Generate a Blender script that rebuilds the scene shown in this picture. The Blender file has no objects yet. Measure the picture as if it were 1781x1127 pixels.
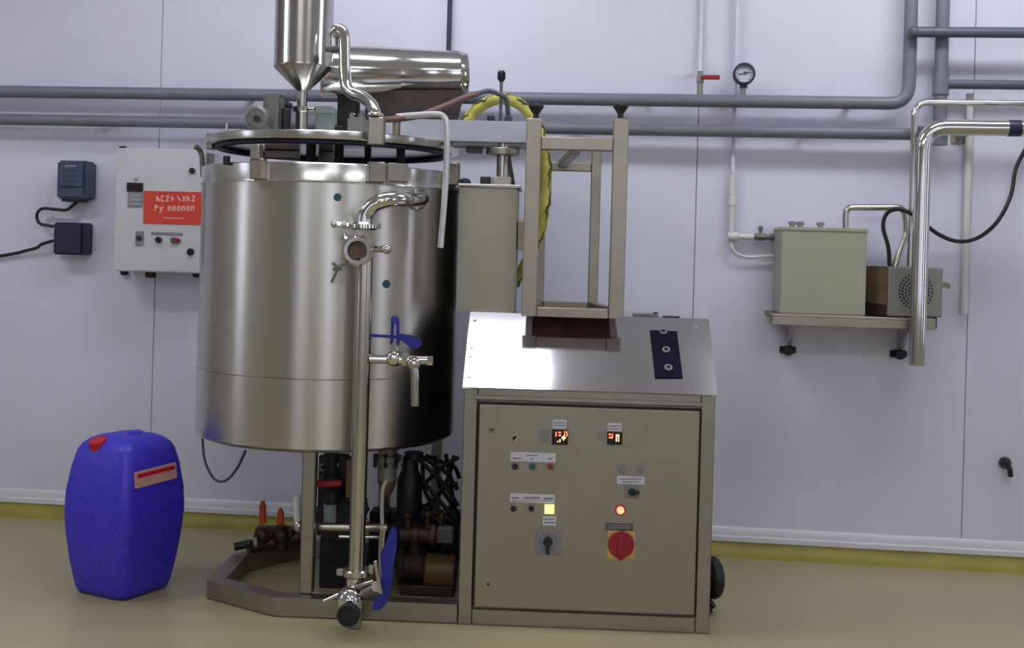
import bpy, bmesh, math, random
from mathutils import Vector, Matrix
random.seed(7)
SC = bpy.context.scene
COL = SC.collection

# ------------------------------------------------------------------ camera
IMG_W, IMG_H, FPX = 1781.0, 1127.0, 2000.0
CX, CY, EYE, ROLL = 890.5, 440.0, 1.30, 0.028
cam_d = bpy.data.cameras.new('camera')
cam = bpy.data.objects.new('camera', cam_d); COL.objects.link(cam)
cam_d.sensor_width = 36.0
cam_d.sensor_fit = 'HORIZONTAL'
cam_d.lens = 36.0 * FPX / IMG_W
cam_d.shift_y = (CY - IMG_H / 2) / IMG_W
cam_d.clip_start = 0.05
cam.matrix_world = Matrix.Translation((0, 0, EYE)) @ Matrix.Rotation(math.pi / 2, 4, 'X') @ Matrix.Rotation(ROLL, 4, 'Z')
SC.camera = cam

# ------------------------------------------------------------------ world / exposure
w = bpy.data.worlds.new('world'); SC.world = w; w.use_nodes = True
w.node_tree.nodes['Background'].inputs[0].default_value = (0.6, 0.7, 1.0, 1)
w.node_tree.nodes['Background'].inputs[1].default_value = 0.3
vs = SC.view_settings
vs.view_transform = 'Standard'; vs.look = 'None'; vs.gamma = 1.0; vs.use_curve_mapping = False
vs.exposure = 0.88
LAMP_W = 13.0      # emission of the fluorescent diffusers
WIN_W = 1.3        # emission of daylight panes and added fill panes
CEIL = 3.15

# ------------------------------------------------------------------ frames (pixel measurements -> metres)
class Frame:
    """A vertical reference plane in the room: local x along it, y away from the viewer, z up."""
    def __init__(s, ox, oy, ang):
        s.o = Vector((ox, oy, 0)); s.a = ang; s.c = math.cos(ang); s.n = math.sin(ang)
    def ray(s, x, y):
        a, b = x - CX, y - CY
        u = a * math.cos(ROLL) + b * math.sin(ROLL); v = -a * math.sin(ROLL) + b * math.cos(ROLL)
        return Vector((u / FPX, 1.0, -v / FPX))
    def loc(s, p):
        q = p - s.o
        return Vector((q.x * s.c + q.y * s.n, -q.x * s.n + q.y * s.c, q.z))
    def world(s, p):
        return Vector((p[0] * s.c - p[1] * s.n, p[0] * s.n + p[1] * s.c, p[2])) + s.o
    def p(s, x, y, d):
        r = s.ray(x, y)
        den = -r.x * s.n + r.y * s.c
        t = (d + (-s.o.x * s.n + s.o.y * s.c)) / den
        q = r * t; q.z += EYE
        return s.loc(q)
    def pz(s, x, y, z):
        r = s.ray(x, y); t = (z - EYE) / r.z
        q = r * t; q.z = z
        return s.loc(q)
    def px(s, n, x, y, d):
        return (s.p(x + n, y, d) - s.p(x, y, d)).length
M = Frame(0.22, 4.0, math.radians(-2.0))            # machine front
W = Frame(0.0, 5.20, -math.atan(0.11))              # wall behind
G = Frame(0.0, 0.0, 0.0)                            # room axes

# ------------------------------------------------------------------ materials
def lin(c):
    c = c / 255.0
    return c / 12.92 if c <= 0.04045 else ((c + 0.055) / 1.055) ** 2.4
def rgb(r, g, b): return (lin(r), lin(g), lin(b), 1)
MATS = {}
def mat(name, col, metal=0.0, rough=0.5, var=0.08, scale=12.0, bump=0.0, aniso=0.0, stretch=(1, 1, 1), emit=0.0, ecol=None, coat=0.0, rvar=0.0, spec=None, tang=None):
    m = bpy.data.materials.new(name); m.use_nodes = True
    nt = m.node_tree; b = nt.nodes['Principled BSDF']
    b.inputs['Metallic'].default_value = metal
    b.inputs['Roughness'].default_value = rough
    if spec is not None: b.inputs['Specular IOR Level'].default_value = spec
    if coat: b.inputs['Coat Weight'].default_value = coat; b.inputs['Coat Roughness'].default_value = 0.1
    tc = nt.nodes.new('ShaderNodeTexCoord'); mp = nt.nodes.new('ShaderNodeMapping')
    mp.inputs['Scale'].default_value = stretch
    nt.links.new(tc.outputs['Object'], mp.inputs['Vector'])
    nz = nt.nodes.new('ShaderNodeTexNoise'); nz.inputs['Scale'].default_value = scale; nz.inputs['Detail'].default_value = 5
    nt.links.new(mp.outputs[0], nz.inputs['Vector'])
    rp = nt.nodes.new('ShaderNodeValToRGB')
    rp.color_ramp.elements[0].position = 0.3; rp.color_ramp.elements[1].position = 0.7
    rp.color_ramp.elements[0].color = tuple(max(0, c * (1 - var)) for c in col[:3]) + (1,)
    rp.color_ramp.elements[1].color = tuple(min(1, c * (1 + var)) for c in col[:3]) + (1,)
    nt.links.new(nz.outputs['Fac'], rp.inputs['Fac'])
    nt.links.new(rp.outputs[0], b.inputs['Base Color'])
    if rvar:
        mr = nt.nodes.new('ShaderNodeMapRange')
        mr.inputs['To Min'].default_value = max(0.02, rough - rvar); mr.inputs['To Max'].default_value = min(1, rough + rvar)
        nt.links.new(nz.outputs['Fac'], mr.inputs['Value']); nt.links.new(mr.outputs[0], b.inputs['Roughness'])
    if bump:
        bp = nt.nodes.new('ShaderNodeBump'); bp.inputs['Strength'].default_value = bump; bp.inputs['Distance'].default_value = 0.01
        nt.links.new(nz.outputs['Fac'], bp.inputs['Height']); nt.links.new(bp.outputs[0], b.inputs['Normal'])
    if aniso:
        b.inputs['Anisotropic'].default_value = aniso
        if tang:
            tg = nt.nodes.new('ShaderNodeTangent'); tg.direction_type = 'RADIAL'; tg.axis = 'Z'
            nt.links.new(tg.outputs[0], b.inputs['Tangent'])
            b.inputs['Anisotropic Rotation'].default_value = tang - 1.0
    if emit:
        b.inputs['Emission Color'].default_value = ecol or col; b.inputs['Emission Strength'].default_value = emit
    MATS[name] = m
    return m
mat('wall_paint', rgb(212, 210, 226), 0, 0.42, 0.03, 2.5, spec=0.35)
mat('joint_dark', rgb(188, 188, 200), 0, 0.8, 0.05)
mat('ceiling_paint', rgb(228, 228, 230), 0, 0.8, 0.02)
mat('room_paint', rgb(186, 182, 176), 0, 0.7, 0.04, 2)
mat('trim_white', rgb(212, 212, 218), 0, 0.4, 0.03)
mat('floor_epoxy', rgb(166, 155, 118), 0, 0.34, 0.06, 2.0)
mat('cove_olive', rgb(150, 138, 62), 0, 0.5, 0.15, 6.0)
mat('steel_tank', rgb(196, 192, 184), 1, 0.30, 0.05, 3.0, aniso=0.75, stretch=(1, 1, 0.05), rvar=0.05, tang=1.25)
mat('steel_rim', rgb(206, 203, 198), 1, 0.22, 0.04, 4.0, aniso=0.6, tang=1.25)
mat('steel_brushed', rgb(158, 153, 142), 1, 0.36, 0.06, 10.0, stretch=(1, 1, 6), rvar=0.05)
mat('steel_panel', rgb(160, 154, 140), 1, 0.48, 0.04, 6.0, rvar=0.05)
mat('steel_slope', rgb(206, 203, 208), 1, 0.11, 0.04, 5.0, rvar=0.02)
mat('steel_hopper', rgb(182, 178, 174), 1, 0.2, 0.04, 4.0, aniso=0.6, tang=1.25)
mat('steel_frame', rgb(158, 150, 138), 1, 0.42, 0.08, 12.0, rvar=0.06)
mat('steel_polish', rgb(206, 203, 200), 1, 0.13, 0.03, 4.0)
mat('rod_pale', rgb(214, 212, 216), 0.5, 0.35, 0.03, 8.0)
mat('chrome', rgb(212, 210, 206), 1, 0.10, 0.03, 8.0)
mat('chrome_soft', rgb(188, 184, 174), 1, 0.22, 0.05, 8.0)
mat('aluminium', rgb(176, 178, 188), 0.6, 0.45, 0.04, 8.0)
mat('cast_grey', rgb(112, 112, 108), 0.3, 0.55, 0.18, 25.0, bump=0.2)
mat('pale_green', rgb(140, 156, 152), 0.1, 0.5, 0.1, 20.0)
mat('dark_bronze', rgb(62, 52, 48), 0.5, 0.5, 0.25, 20.0)
mat('black_rubber', rgb(22, 22, 26), 0, 0.5, 0.15, 20.0)
mat('black_plastic', rgb(20, 20, 24), 0, 0.35, 0.1, 20.0)
mat('navy_plastic', rgb(26, 26, 58), 0, 0.45, 0.12, 20.0)
mat('gauge_navy', rgb(20, 19, 42), 0, 0.7, 0.1, 20.0, spec=0.1)
mat('slate_plastic', rgb(58, 70, 96), 0, 0.45, 0.1, 20.0)
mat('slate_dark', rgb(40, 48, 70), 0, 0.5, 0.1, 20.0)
mat('pvc_grey', rgb(112, 114, 126), 0, 0.4, 0.06, 8.0)
mat('pvc_dark', rgb(84, 88, 102), 0, 0.4, 0.06, 8.0)
mat('pvc_white', rgb(206, 206, 204), 0, 0.4, 0.03, 8.0)
mat('cabinet_white', rgb(196, 194, 200), 0, 0.45, 0.03, 6.0)
mat('beige_box', rgb(160, 158, 142), 0, 0.5, 0.03, 6.0)
mat('pump_grey', rgb(140, 136, 130), 0.3, 0.5, 0.06, 10.0)
mat('pump_brown', rgb(110, 88, 70), 0.2, 0.55, 0.25, 12.0)
mat('rust_plate', rgb(92, 62, 52), 0.3, 0.6, 0.3, 14.0)
mat('rust', rgb(44, 27, 22), 0.2, 0.7, 0.35, 18.0)
mat('sign_red', rgb(206, 62, 44), 0, 0.5, 0.05, 10.0)
mat('sign_print', rgb(236, 186, 176), 0, 0.5, 0.02)
mat('label_white', rgb(206, 206, 214), 0, 0.5, 0.03)
mat('label_grey', rgb(132, 130, 132), 0, 0.5, 0.03)
mat('label_dark', rgb(84, 82, 80), 0, 0.5, 0.06, 40.0)
mat('print_dark', rgb(70, 72, 92), 0, 0.6, 0.02)
mat('print_light', rgb(150, 150, 160), 0, 0.5, 0.02)
mat('drum_blue', rgb(60, 49, 196), 0, 0.42, 0.22, 70.0, bump=0.12)
mat('drum_cap', rgb(190, 22, 40), 0, 0.4, 0.1, 20.0)
mat('drum_label', rgb(196, 150, 140), 0, 0.6, 0.08, 20.0)
mat('lever_blue', rgb(28, 38, 142), 0, 0.35, 0.12, 20.0)
mat('valve_red', rgb(150, 26, 36), 0, 0.45, 0.15, 20.0)
mat('valve_orange', rgb(196, 70, 24), 0, 0.45, 0.12, 20.0)
mat('brass_dark', rgb(74, 58, 42), 0.7, 0.5, 0.3, 20.0)
mat('hose_cover', rgb(186, 180, 84), 0, 0.5, 0.35, 22.0)
mat('hose_stripe', rgb(70, 70, 30), 0, 0.5, 0.2, 30.0)
mat('cable_brown', rgb(112, 82, 80), 0, 0.5, 0.15, 20.0)
mat('cable_grey', rgb(92, 94, 100), 0, 0.5, 0.1, 20.0)
mat('cable_white', rgb(186, 182, 176), 0, 0.5, 0.05, 20.0)
mat('sticker_teal', rgb(10, 84, 104), 0, 0.5, 0.1, 30.0)
mat('btn_green', rgb(24, 92, 62), 0, 0.3, 0.05)
mat('btn_red', rgb(150, 30, 34), 0, 0.3, 0.05)
mat('switch_red', rgb(150, 20, 34), 0, 0.4, 0.06)
mat('switch_yellow', rgb(206, 168, 96), 0, 0.5, 0.05)
mat('lamp_yellow', rgb(240, 226, 130), 0, 0.4, 0.02, emit=0.55, ecol=(1.0, 0.86, 0.35, 1))
mat('lamp_red', rgb(240, 90, 60), 0, 0.4, 0.02, emit=1.6, ecol=(1.0, 0.22, 0.12, 1))
mat('led_red', rgb(255, 60, 30), 0, 0.4, 0.02, emit=2.2, ecol=(1.0, 0.14, 0.05, 1))
mat('led_orange', rgb(255, 150, 60), 0, 0.4, 0.02, emit=2.2, ecol=(1.0, 0.55, 0.2, 1))
mat('display_black', rgb(30, 8, 10), 0, 0.2, 0.02)
mat('pipe_rusty', rgb(66, 46, 38), 0.4, 0.5, 0.4, 30.0)
mat('tan_motor', rgb(104, 80, 40), 0.1, 0.5, 0.15, 12.0)
mat('motor_dark', rgb(27, 26, 29), 0.2, 0.5, 0.15, 12.0)
mat('gauge_face', rgb(198, 198, 206), 0, 0.5, 0.02)
mat('clear_glass', rgb(230, 235, 240), 0, 0.05, 0.0)
mat('lamp_diffuser', (1, 1, 1, 1), 0, 0.5, 0.0, emit=LAMP_W, ecol=(0.90, 0.95, 1.0, 1))
mat('window_pane', (0.8, 0.85, 1, 1), 0, 0.3, 0.0, emit=WIN_W, ecol=(0.76, 0.80, 1.0, 1))
mat('window_frame', rgb(170, 170, 172), 0, 0.5, 0.03)

# ------------------------------------------------------------------ mesh helpers
def V(*a): return Vector(a)
def catmull(pts, n):
    pts = [Vector(p) for p in pts]
    if n <= 1 or len(pts) < 3: return pts
    out = []
    e = [pts[0] * 2 - pts[1]] + pts + [pts[-1] * 2 - pts[-2]]
    for i in range(1, len(e) - 2):
        p0, p1, p2, p3 = e[i - 1], e[i], e[i + 1], e[i + 2]
        for k in range(n):
            t = k / n
            out.append(0.5 * ((2 * p1) + (p2 - p0) * t + (2 * p0 - 5 * p1 + 4 * p2 - p3) * t * t + (3 * p1 - p0 - 3 * p2 + p3) * t ** 3))
    out.append(pts[-1]); return out
def basis(ax):
    ax = Vector(ax).normalized()
    t = V(0, 0, 1) if abs(ax.z) < 0.9 else V(1, 0, 0)
    x = ax.cross(t).normalized(); y = ax.cross(x).normalized()
    return ax, x, y
class B:
    def __init__(s): s.bm = bmesh.new()
    def box(s, c0, c1, bev=0.0, seg=1, rot=None, piv=None):
        c0, c1 = Vector(c0), Vector(c1)
        r = bmesh.ops.create_cube(s.bm, size=1.0)['verts']
        ctr = (c0 + c1) / 2; d = c1 - c0
        for v in r: v.co = V(v.co.x * d.x, v.co.y * d.y, v.co.z * d.z) + ctr
        if bev:
            es = list({e for v in r for e in v.link_edges})
            g = bmesh.ops.bevel(s.bm, geom=es, offset=bev, segments=seg, affect='EDGES', clamp_overlap=True)
            r = list({v for f in g['faces'] for v in f.verts} | {v for v in r if v.is_valid})
        if rot is not None:
            pv = Vector(piv) if piv is not None else ctr
            for v in r: v.co = rot @ (v.co - pv) + pv
        return s
    def bar(s, a, b, wx, wy, bev=0.0, up=None):
        """rectangular bar from a to b with section wx by wy"""
        a, b = Vector(a), Vector(b); ax = (b - a).normalized()
        if up is None:
            ax, x, y = basis(ax)
        else:
            y = Vector(up); x = ax.cross(y).normalized(); y = x.cross(ax).normalized()
        L = (b - a).length
        r = bmesh.ops.create_cube(s.bm, size=1.0)['verts']
        for v in r: v.co = V(v.co.x * wx, v.co.y * wy, v.co.z * L)
        if bev:
            es = list({e for v in r for e in v.link_edges})
            g = bmesh.ops.bevel(s.bm, geom=es, offset=bev, segments=1, affect='EDGES', clamp_overlap=True)
            r = list({v for f in g['faces'] for v in f.verts} | {v for v in r if v.is_valid})
        c = (a + b) / 2
        for v in r: v.co = x * v.co.x + y * v.co.y + ax * v.co.z + c
        return s
    def rev(s, o, ax, prof, seg=24, closed=False):
        """profile of (radius, height) turned about an axis"""
        o = Vector(o); ax, x, y = basis(ax); rings = []
        for r, h in prof:
            if r < 1e-6: rings.append([s.bm.verts.new(o + ax * h)])
            else: rings.append([s.bm.verts.new(o + ax * h + x * (r * math.cos(2 * math.pi * k / seg)) + y * (r * math.sin(2 * math.pi * k / seg))) for k in range(seg)])
        n = len(rings)
        for i in range(n if closed else n - 1):
            A, C = rings[i], rings[(i + 1) % n]
            for k in range(seg):
                k2 = (k + 1) % seg
                if len(A) == 1 and len(C) == 1: continue
                if len(A) == 1: f = [A[0], C[k2], C[k]]
                elif len(C) == 1: f = [A[k], A[k2], C[0]]
                else: f = [A[k], A[k2], C[k2], C[k]]
                try: s.bm.faces.new(f)
                except ValueError: pass
        return s
    def cyl(s, a, b, r0, r1=None, seg=20, bev=0.0):
        a, b = Vector(a), Vector(b); L = (b - a).length; r1 = r0 if r1 is None else r1
        if bev: prof = [(0, 0), (r0 - bev, 0), (r0, bev), (r1, L - bev), (r1 - bev, L), (0, L)]
        else: prof = [(0, 0), (r0, 0), (r1, L), (0, L)]
        return s.rev(a, b - a, prof, seg)
    def ball(s, c, r, seg=16, sz=1.0):
        n = 8
        return s.rev(c, (0, 0, 1), [(r * math.sin(math.pi * i / n), -r * sz * math.cos(math.pi * i / n)) for i in range(n + 1)], seg)
    def torus(s, c, ax, R, r, seg=32, rs=10):
        return s.rev(c, ax, [(R + r * math.cos(2 * math.pi * k / rs), r * math.sin(2 * math.pi * k / rs)) for k in range(rs)], seg, closed=True)
    def ring(s, c, ax, ri, ro, h, seg=32, bev=0.0):
        return s.rev(c, ax, [(ri, 0), (ro - bev, 0), (ro, bev), (ro, h - bev), (ro - bev, h), (ri, h)], seg, closed=True)
    def tube(s, pts, r, seg=10, n=6, radii=None):
        P = catmull(pts, n); m = len(P); rings = []
        t = (P[1] - P[0]).normalized(); _, x, y = basis(t)
        for i in range(m):
            t2 = (P[min(i + 1, m - 1)] - P[max(i - 1, 0)]).normalized()
            q = t.rotation_difference(t2); x = (q @ x).normalized(); t = t2; y = t.cross(x)
            rr = r if radii is None else radii(i / (m - 1))
            rings.append([s.bm.verts.new(P[i] + x * (rr * math.cos(2 * math.pi * k / seg)) + y * (rr * math.sin(2 * math.pi * k / seg))) for k in range(seg)])
        for i in range(m - 1):
            for k in range(seg):
                k2 = (k + 1) % seg
                s.bm.faces.new([rings[i][k], rings[i][k2], rings[i + 1][k2], rings[i + 1][k]])
        s.bm.faces.new(rings[0][::-1]); s.bm.faces.new(rings[-1])
        return s
    def prism(s, poly, ext):
        ext = Vector(ext); a = [s.bm.verts.new(Vector(p)) for p in poly]; b = [s.bm.verts.new(Vector(p) + ext) for p in poly]
        n = len(a)
        s.bm.faces.new(a[::-1]); s.bm.faces.new(b)
        for i in range(n): s.bm.faces.new([a[i], a[(i + 1) % n], b[(i + 1) % n], b[i]])
        return s
OFF = {}
def mk(name, b, m, parent=None, frame=None, base=None, smooth=35):
    """link a mesh; coordinates are frame-local. A child takes its parent's base, a top-level thing its own."""
    bmesh.ops.recalc_face_normals(b.bm, faces=b.bm.faces)
    if parent is not None: off = OFF[parent.name]
    else: off = Vector(base)
    for v in b.bm.verts: v.co -= off
    me = bpy.data.meshes.new(name); b.bm.to_mesh(me); b.bm.free()
    me.shade_smooth(); me.set_sharp_from_angle(angle=math.radians(smooth))
    o = bpy.data.objects.new(name, me); COL.objects.link(o); me.materials.append(MATS[m])
    if parent is not None: o.parent = parent
    else: o.location = frame.world(off); o.rotation_euler = (0, 0, frame.a)
    OFF[o.name] = off
    return o
def tag(o, label, cat, group=None):
    o['label'] = label; o['category'] = cat
    if group: o['group'] = group
    return o
def struct(o): o['kind'] = 'structure'; return o
def thing(name, label, cat, frame, base, group=None):
    o = bpy.data.objects.new(name, None); COL.objects.link(o); o.empty_display_size = 0.05
    o.location = frame.world(Vector(base)); o.rotation_euler = (0, 0, frame.a)
    OFF[o.name] = Vector(base); tag(o, label, cat, group)
    return o
def lab(o, l): o['label'] = l; return o

# ================================================================== the room
YB = 5.20
def back(x): return YB - 0.11 * x
XL, XR, YR = -4.4, 4.4, -3.2
b = B(); b.prism([(XL, YR, 0), (XR, YR, 0), (XR, back(XR), 0), (XL, back(XL), 0)], (0, 0, -0.1)); fl = struct(mk('floor', b, 'floor_epoxy', None, G, (0, 0, 0)))
b = B(); b.prism([(XL, YR, CEIL), (XR, YR, CEIL), (XR, back(XR), CEIL), (XL, back(XL), CEIL)], (0, 0, 0.1)); struct(mk('ceiling', b, 'ceiling_paint', None, G, (0, 0, 0)))
b = B(); b.box((XL - 0.1, YR, 0), (XL, back(XL), CEIL)); struct(mk('wall_left', b, 'room_paint', None, G, (0, 0, 0)))
b = B(); b.box((XR, YR, 0), (XR + 0.1, back(XR), CEIL)); struct(mk('wall_right', b, 'room_paint', None, G, (0, 0, 0)))
b = B(); b.box((XL, YR - 0.1, 0), (XR, YR, CEIL)); struct(mk('wall_rear', b, 'room_paint', None, G, (0, 0, 0)))
# the panelled wall: backing with insulated panels and recessed vertical joints
s0, s1 = -4.45, 4.45
b = B(); b.box((s0, 0.012, 0), (s1, 0.12, CEIL)); wb = struct(mk('wall_back', b, 'joint_dark', None, W, (0, 0, 0)))
seams = [W.p(280, 120, 0).x, W.p(781, 60, 0).x, W.p(1217, 120, 0).x, W.p(1695, 120, 0).x]
seams = [s0, seams[0] - 1.22 * 2, seams[0] - 1.22] + seams + [seams[-1] + 1.22, s1]
seams = sorted(x for x in seams if s0 <= x <= s1)
for a, c in zip(seams[:-1], seams[1:]):
    b = B(); b.box((a + 0.0014, 0.0, 0), (c - 0.0014, 0.011, CEIL), 0.002); mk('panel', b, 'wall_paint', wb)
# skirting and coved floor edge
b = B()
b.prism([(s0, 0, 0.052), (s0, -0.020, 0.056), (s0, -0.020, 0.076), (s0, -0.011, 0.082), (s0, -0.011, 0.104), (s0, -0.005, 0.115), (s0, 0, 0.118)], (s1 - s0, 0, 0))
struct(mk('baseboard_back', b, 'trim_white', None, W, (0, 0, 0)))
b = B(); pr = [(s0, 0, 0.0), (s0, 0, 0.055), (s0, -0.014, 0.055)] + [(s0, -0.07 + 0.056 * math.cos(t), 0.055 - 0.052 * math.sin(t)) for t in [0.3, 0.6, 0.9, 1.2, 1.5]] + [(s0, -0.085, 0.0)]
b.prism(pr, (s1 - s0, 0, 0)); struct(mk('trim_1', b, 'cove_olive', None, W, (0, 0, 0)))
# windows of the hall (some show as bright streaks in the steel, others are added fill)
def window(n, fr, c, wdt, z0, z1):
    b = B(); x0, x1 = c - wdt / 2, c + wdt / 2
    for a, d in (((x0 - .05, -.06, z0 - .05), (x0, 0, z1 + .05)), ((x1, -.06, z0 - .05), (x1 + .05, 0, z1 + .05)), ((x0, -.06, z0 - .05), (x1, 0, z0)), ((x0, -.06, z1), (x1, 0, z1 + .05)), ((c - .02, -.05, z0), (c + .02, -0.012, z1))): b.box(a, d)
    o = struct(mk('window_%d' % n, b, 'window_frame', None, fr, (c, 0, z0)))
    for a, d in ((x0, c - .02), (c + .02, x1)):
        b = B(); b.box((a, -0.012, z0), (d, -0.002, z1)); mk('pane', b, 'window_pane', o)
FR = Frame(0, YR, math.pi); FLW = Frame(XL, 0, math.pi / 2)
window(1, FR, 2.75, 1.0, 0.8, 2.5)
window(2, FLW, 3.1, 0.5, 0.8, 2.5)
window(3, FR, -0.4, 1.0, 0.8, 2.5)  # added out of view as fill for the lower wall
window(4, FR, -3.0, 1.0, 0.8, 2.5)  # added unseen pane, more fill from the rear
FRW = Frame(XR, 0, -math.pi / 2)
window(5, FRW, -3.6, 0.5, 0.8, 2.5)
window(6, FRW, -0.6, 1.0, 0.8, 2.5)  # added unseen pane, fill from the right side
# fluorescent ceiling fixtures; the rearmost is an added fill light
def fixture(x, y, L, rz, label):
    fr = Frame(x, y, rz)
    t = thing('ceiling_light', label, 'light', fr, (0, 0, CEIL), 'fluorescent ceiling lights')
    b = B(); b.box((-L / 2 - .03, -.17, CEIL - .05), (L / 2 + .03, .17, CEIL), .008); mk('housing', b, 'trim_white', t)
    for yy in (-.085, .085):
        b = B(); b.box((-L / 2, yy - .05, CEIL - .075), (L / 2, yy + .05, CEIL - .051), .01); mk('tube_cover', b, 'lamp_diffuser', t)
fixture(-0.52, 4.06, 1.25, 0.0, 'fluorescent ceiling light above the tank')
fixture(1.78, 3.95, 1.25, 0.0, 'fluorescent ceiling light above the wall shelf')
fixture(-2.9, 3.4, 1.25, 0.0, 'fluorescent ceiling light above the blue drum')
fixture(-1.2, 0.4, 1.25, 0.0, 'fluorescent ceiling light over the left side behind the viewer')
fixture(1.4, 0.4, 1.25, 0.0, 'fluorescent ceiling light over the right side behind the viewer')

fixture(0.1, -1.8, 1.25, 0.0, 'added ceiling light giving fill from the rear of the hall')  # added behind the viewer to brighten the lower wall

# ================================================================== control console
xl, xr = M.p(802, 860, 0).x, M.p(1240, 860, 0).x
zt = M.p(1000, 676, 0).z
dS = 0.26; zs = M.p(1000, 549, dS).z; dB = 0.72
con = thing('control_console', 'brushed steel control console with sloping top and lit switches', 'console', M, (xl, 0, 0))
t = 0.0015
b = B()
b.prism([(xl + t, 0.02, 0.0), (xl + t, 0.02, zt - .004), (xl + t, dS, zs - .012), (xl + t, dB, zs - .012), (xl + t, dB, 0.0)], (xr - xl - 2 * t, 0, 0))
mk('body', b, 'steel_panel', con)
b = B(); b.prism([(xl - .001, 0.05, 0.0), (xl - .001, 0.05, zt - .004), (xl - .001, dS, zs - .02), (xl - .001, dB, zs - .02), (xl - .001, dB, 0.0)], (.002, 0, 0)); lab(mk('dark_reflection_sheet', b, 'motor_dark', con), 'black sheet added on the side so the tank reflects dark')  # unseen black sheet, added to give the tank a dark reflection
pw = M.px(24, 815, 860, 0)
b = B(); b.box((xl, 0, 0), (xl + pw, .045, zt - .002), .003); mk('post', b, 'steel_brushed', con)
b = B(); b.box((xr - pw, 0, 0), (xr, .045, zt - .002), .003); mk('post', b, 'steel_brushed', con)
zr = M.p(1000, 701, 0).z
b = B(); b.box((xl + pw, .001, zr), (xr - pw, .04, zt - .003), .003)
b.box((xl + pw - .012, -.007, zr + .002), (xr - pw + .008, .001, zr + .018), .002); mk('top_rail', b, 'steel_brushed', con)
zb = M.p(1000, 1066, 0).z
b = B(); b.box((xl + pw, .001, 0.0), (xr - pw, .04, zb), .003); mk('bottom_rail', b, 'steel_brushed', con)
# sloping lid panel
sv = (V(0, dS, zs) - V(0, 0, zt)); sl = sv.length; su = sv / sl; sn = V(0, -su.z, su.y)
def S(u, vv, h=0.0): return V(u, 0, zt) + su * vv + sn * h
b = B(); b.prism([S(xl - .004, -.012, .004), S(xr + .004, -.012, .004), S(xr + .004, sl, .004), S(xl - .004, sl, .004)], sn * -0.008)
mk('sloping_panel', b, 'steel_slope', con)
b = B(); b.box((xl - .004, dS - .004, zs - .012), (xr + .004, dB, zs), .002); mk('top_panel', b, 'steel_slope', con)
def sp(x, y):   # pixel on the sloping panel
    r = M.ray(x, y); o = M.loc(V(0, 0, EYE)); d = M.loc(M.o + V(r.x, r.y, 0)); d = V(d.x, d.y, r.z)
    tt = (V(0, 0, zt) - o).dot(sn) / d.dot(sn); p = o + d * tt
    return p.x, (p - V(0, 0, zt)).dot(su)
for x, y in ((826, 558), (1211, 569), (816, 656), (820, 605), (818, 620)):
    u, v_ = sp(x, y); b = B(); b.cyl(S(u, v_, .004), S(u, v_, .008), .006, seg=12, bev=.001); mk('screw', b, 'chrome', con)
q = [sp(1130, 577), sp(1177, 579), sp(1187, 659), sp(1139, 659)]
b = B(); b.prism([S(u, v_, .004) for u, v_ in q], sn * .005); gp = lab(mk('gauge_plate', b, 'gauge_navy', con), 'dark navy plate with three ring sockets')
for x, y in ((1153, 580), (1158, 612), (1162, 643)):
    u, v_ = sp(x, y); b = B(); b.ring(S(u, v_, .009), sn, .008, .0145, .006, 20, .001); mk('socket_ring', b, 'label_grey', gp)
    b = B(); b.cyl(S(u, v_, .009), S(u, v_, .0115), .0078, seg=16); mk('socket_core', b, 'black_plastic', gp)
# door
dx0, dx1 = M.p(829, 880, -.012).x, M.p(1213, 880, -.012).x
dz0, dz1 = M.p(1015, 1063, -.012).z, M.p(1015, 709, -.012).z
b = B(); b.box((dx0, -.012, dz0), (dx1, .012, dz1), .003); door = mk('door', b, 'steel_panel', con)
b = B(); b.box((dx0 - .007, .012, dz0 - .006), (dx1 + .005, .0195, dz1 + .006)); lab(mk('door_gasket', b, 'black_rubber', con), 'black rubber seal in the gap round the door')
FD = -.012
def dp(x, y): return M.p(x, y, FD)
def plate(x0, y0, x1, y1, m, name, h=.003, parent=None, fd=FD, bev=.0005):
    a, c = M.p(x0, (y0 + y1) / 2, fd), M.p(x1, (y0 + y1) / 2, fd); z0 = M.p((x0 + x1) / 2, y1, fd).z; z1 = M.p((x0 + x1) / 2, y0, fd).z
    b = B(); b.box((a.x, fd - h, z0), (c.x, fd, z1), bev); return mk(name, b, m, parent or door)
def lines(rows, m='print_dark', fd=FD - .003, parent=None):
    b = B()
    for x0, x1, y, th in rows:
        x = x0
        while x < x1 - 1:
            wd = random.uniform(1.2, 2.6); p = M.p(x, y, fd); k = M.px(1, x, y, fd)
            b.box((p.x, fd - .0006, p.z - th * k / 2), (p.x + wd * k, fd, p.z + th * k / 2)); x += wd + 0.9
    o = mk('lettering', b, m, parent or door); o['kind'] = 'stuff'; return o
def button(x, y, rp, m, name='push_button', h=.012, bezel='label_grey'):
    p = dp(x, y); k = M.px(1, x, y, FD)
    b = B(); b.ring(p, (0, -1, 0), rp * k * .78, rp * k * 1.12, .004, 20, .001); mk('bezel', b, bezel, door)
    b = B(); b.rev(p, (0, -1, 0), [(0, 0), (rp * k * .78, 0), (rp * k * .78, h * .7), (rp * k * .6, h), (0, h)], 20); return mk(name, b, m, door)
def rotary(x, y, rp, ang, m='black_plastic', h=.016, fd=FD - .006, lr=1.9):
    p = M.p(x, y, fd); k = M.px(1, x, y, fd)
    b = B(); b.cyl(p, p + V(0, -h, 0), rp * k, seg=20, bev=.001)
    d = V(math.cos(ang), 0, math.sin(ang)) * rp * k
    b.bar(p + V(0, -h * .8, 0) - d * .7, p + V(0, -h * .8, 0) + d * lr, rp * k * .85, h * 1.2, .001, up=(0, 1, 0))
    return mk('rotary_handle', b, m, door)
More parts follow.
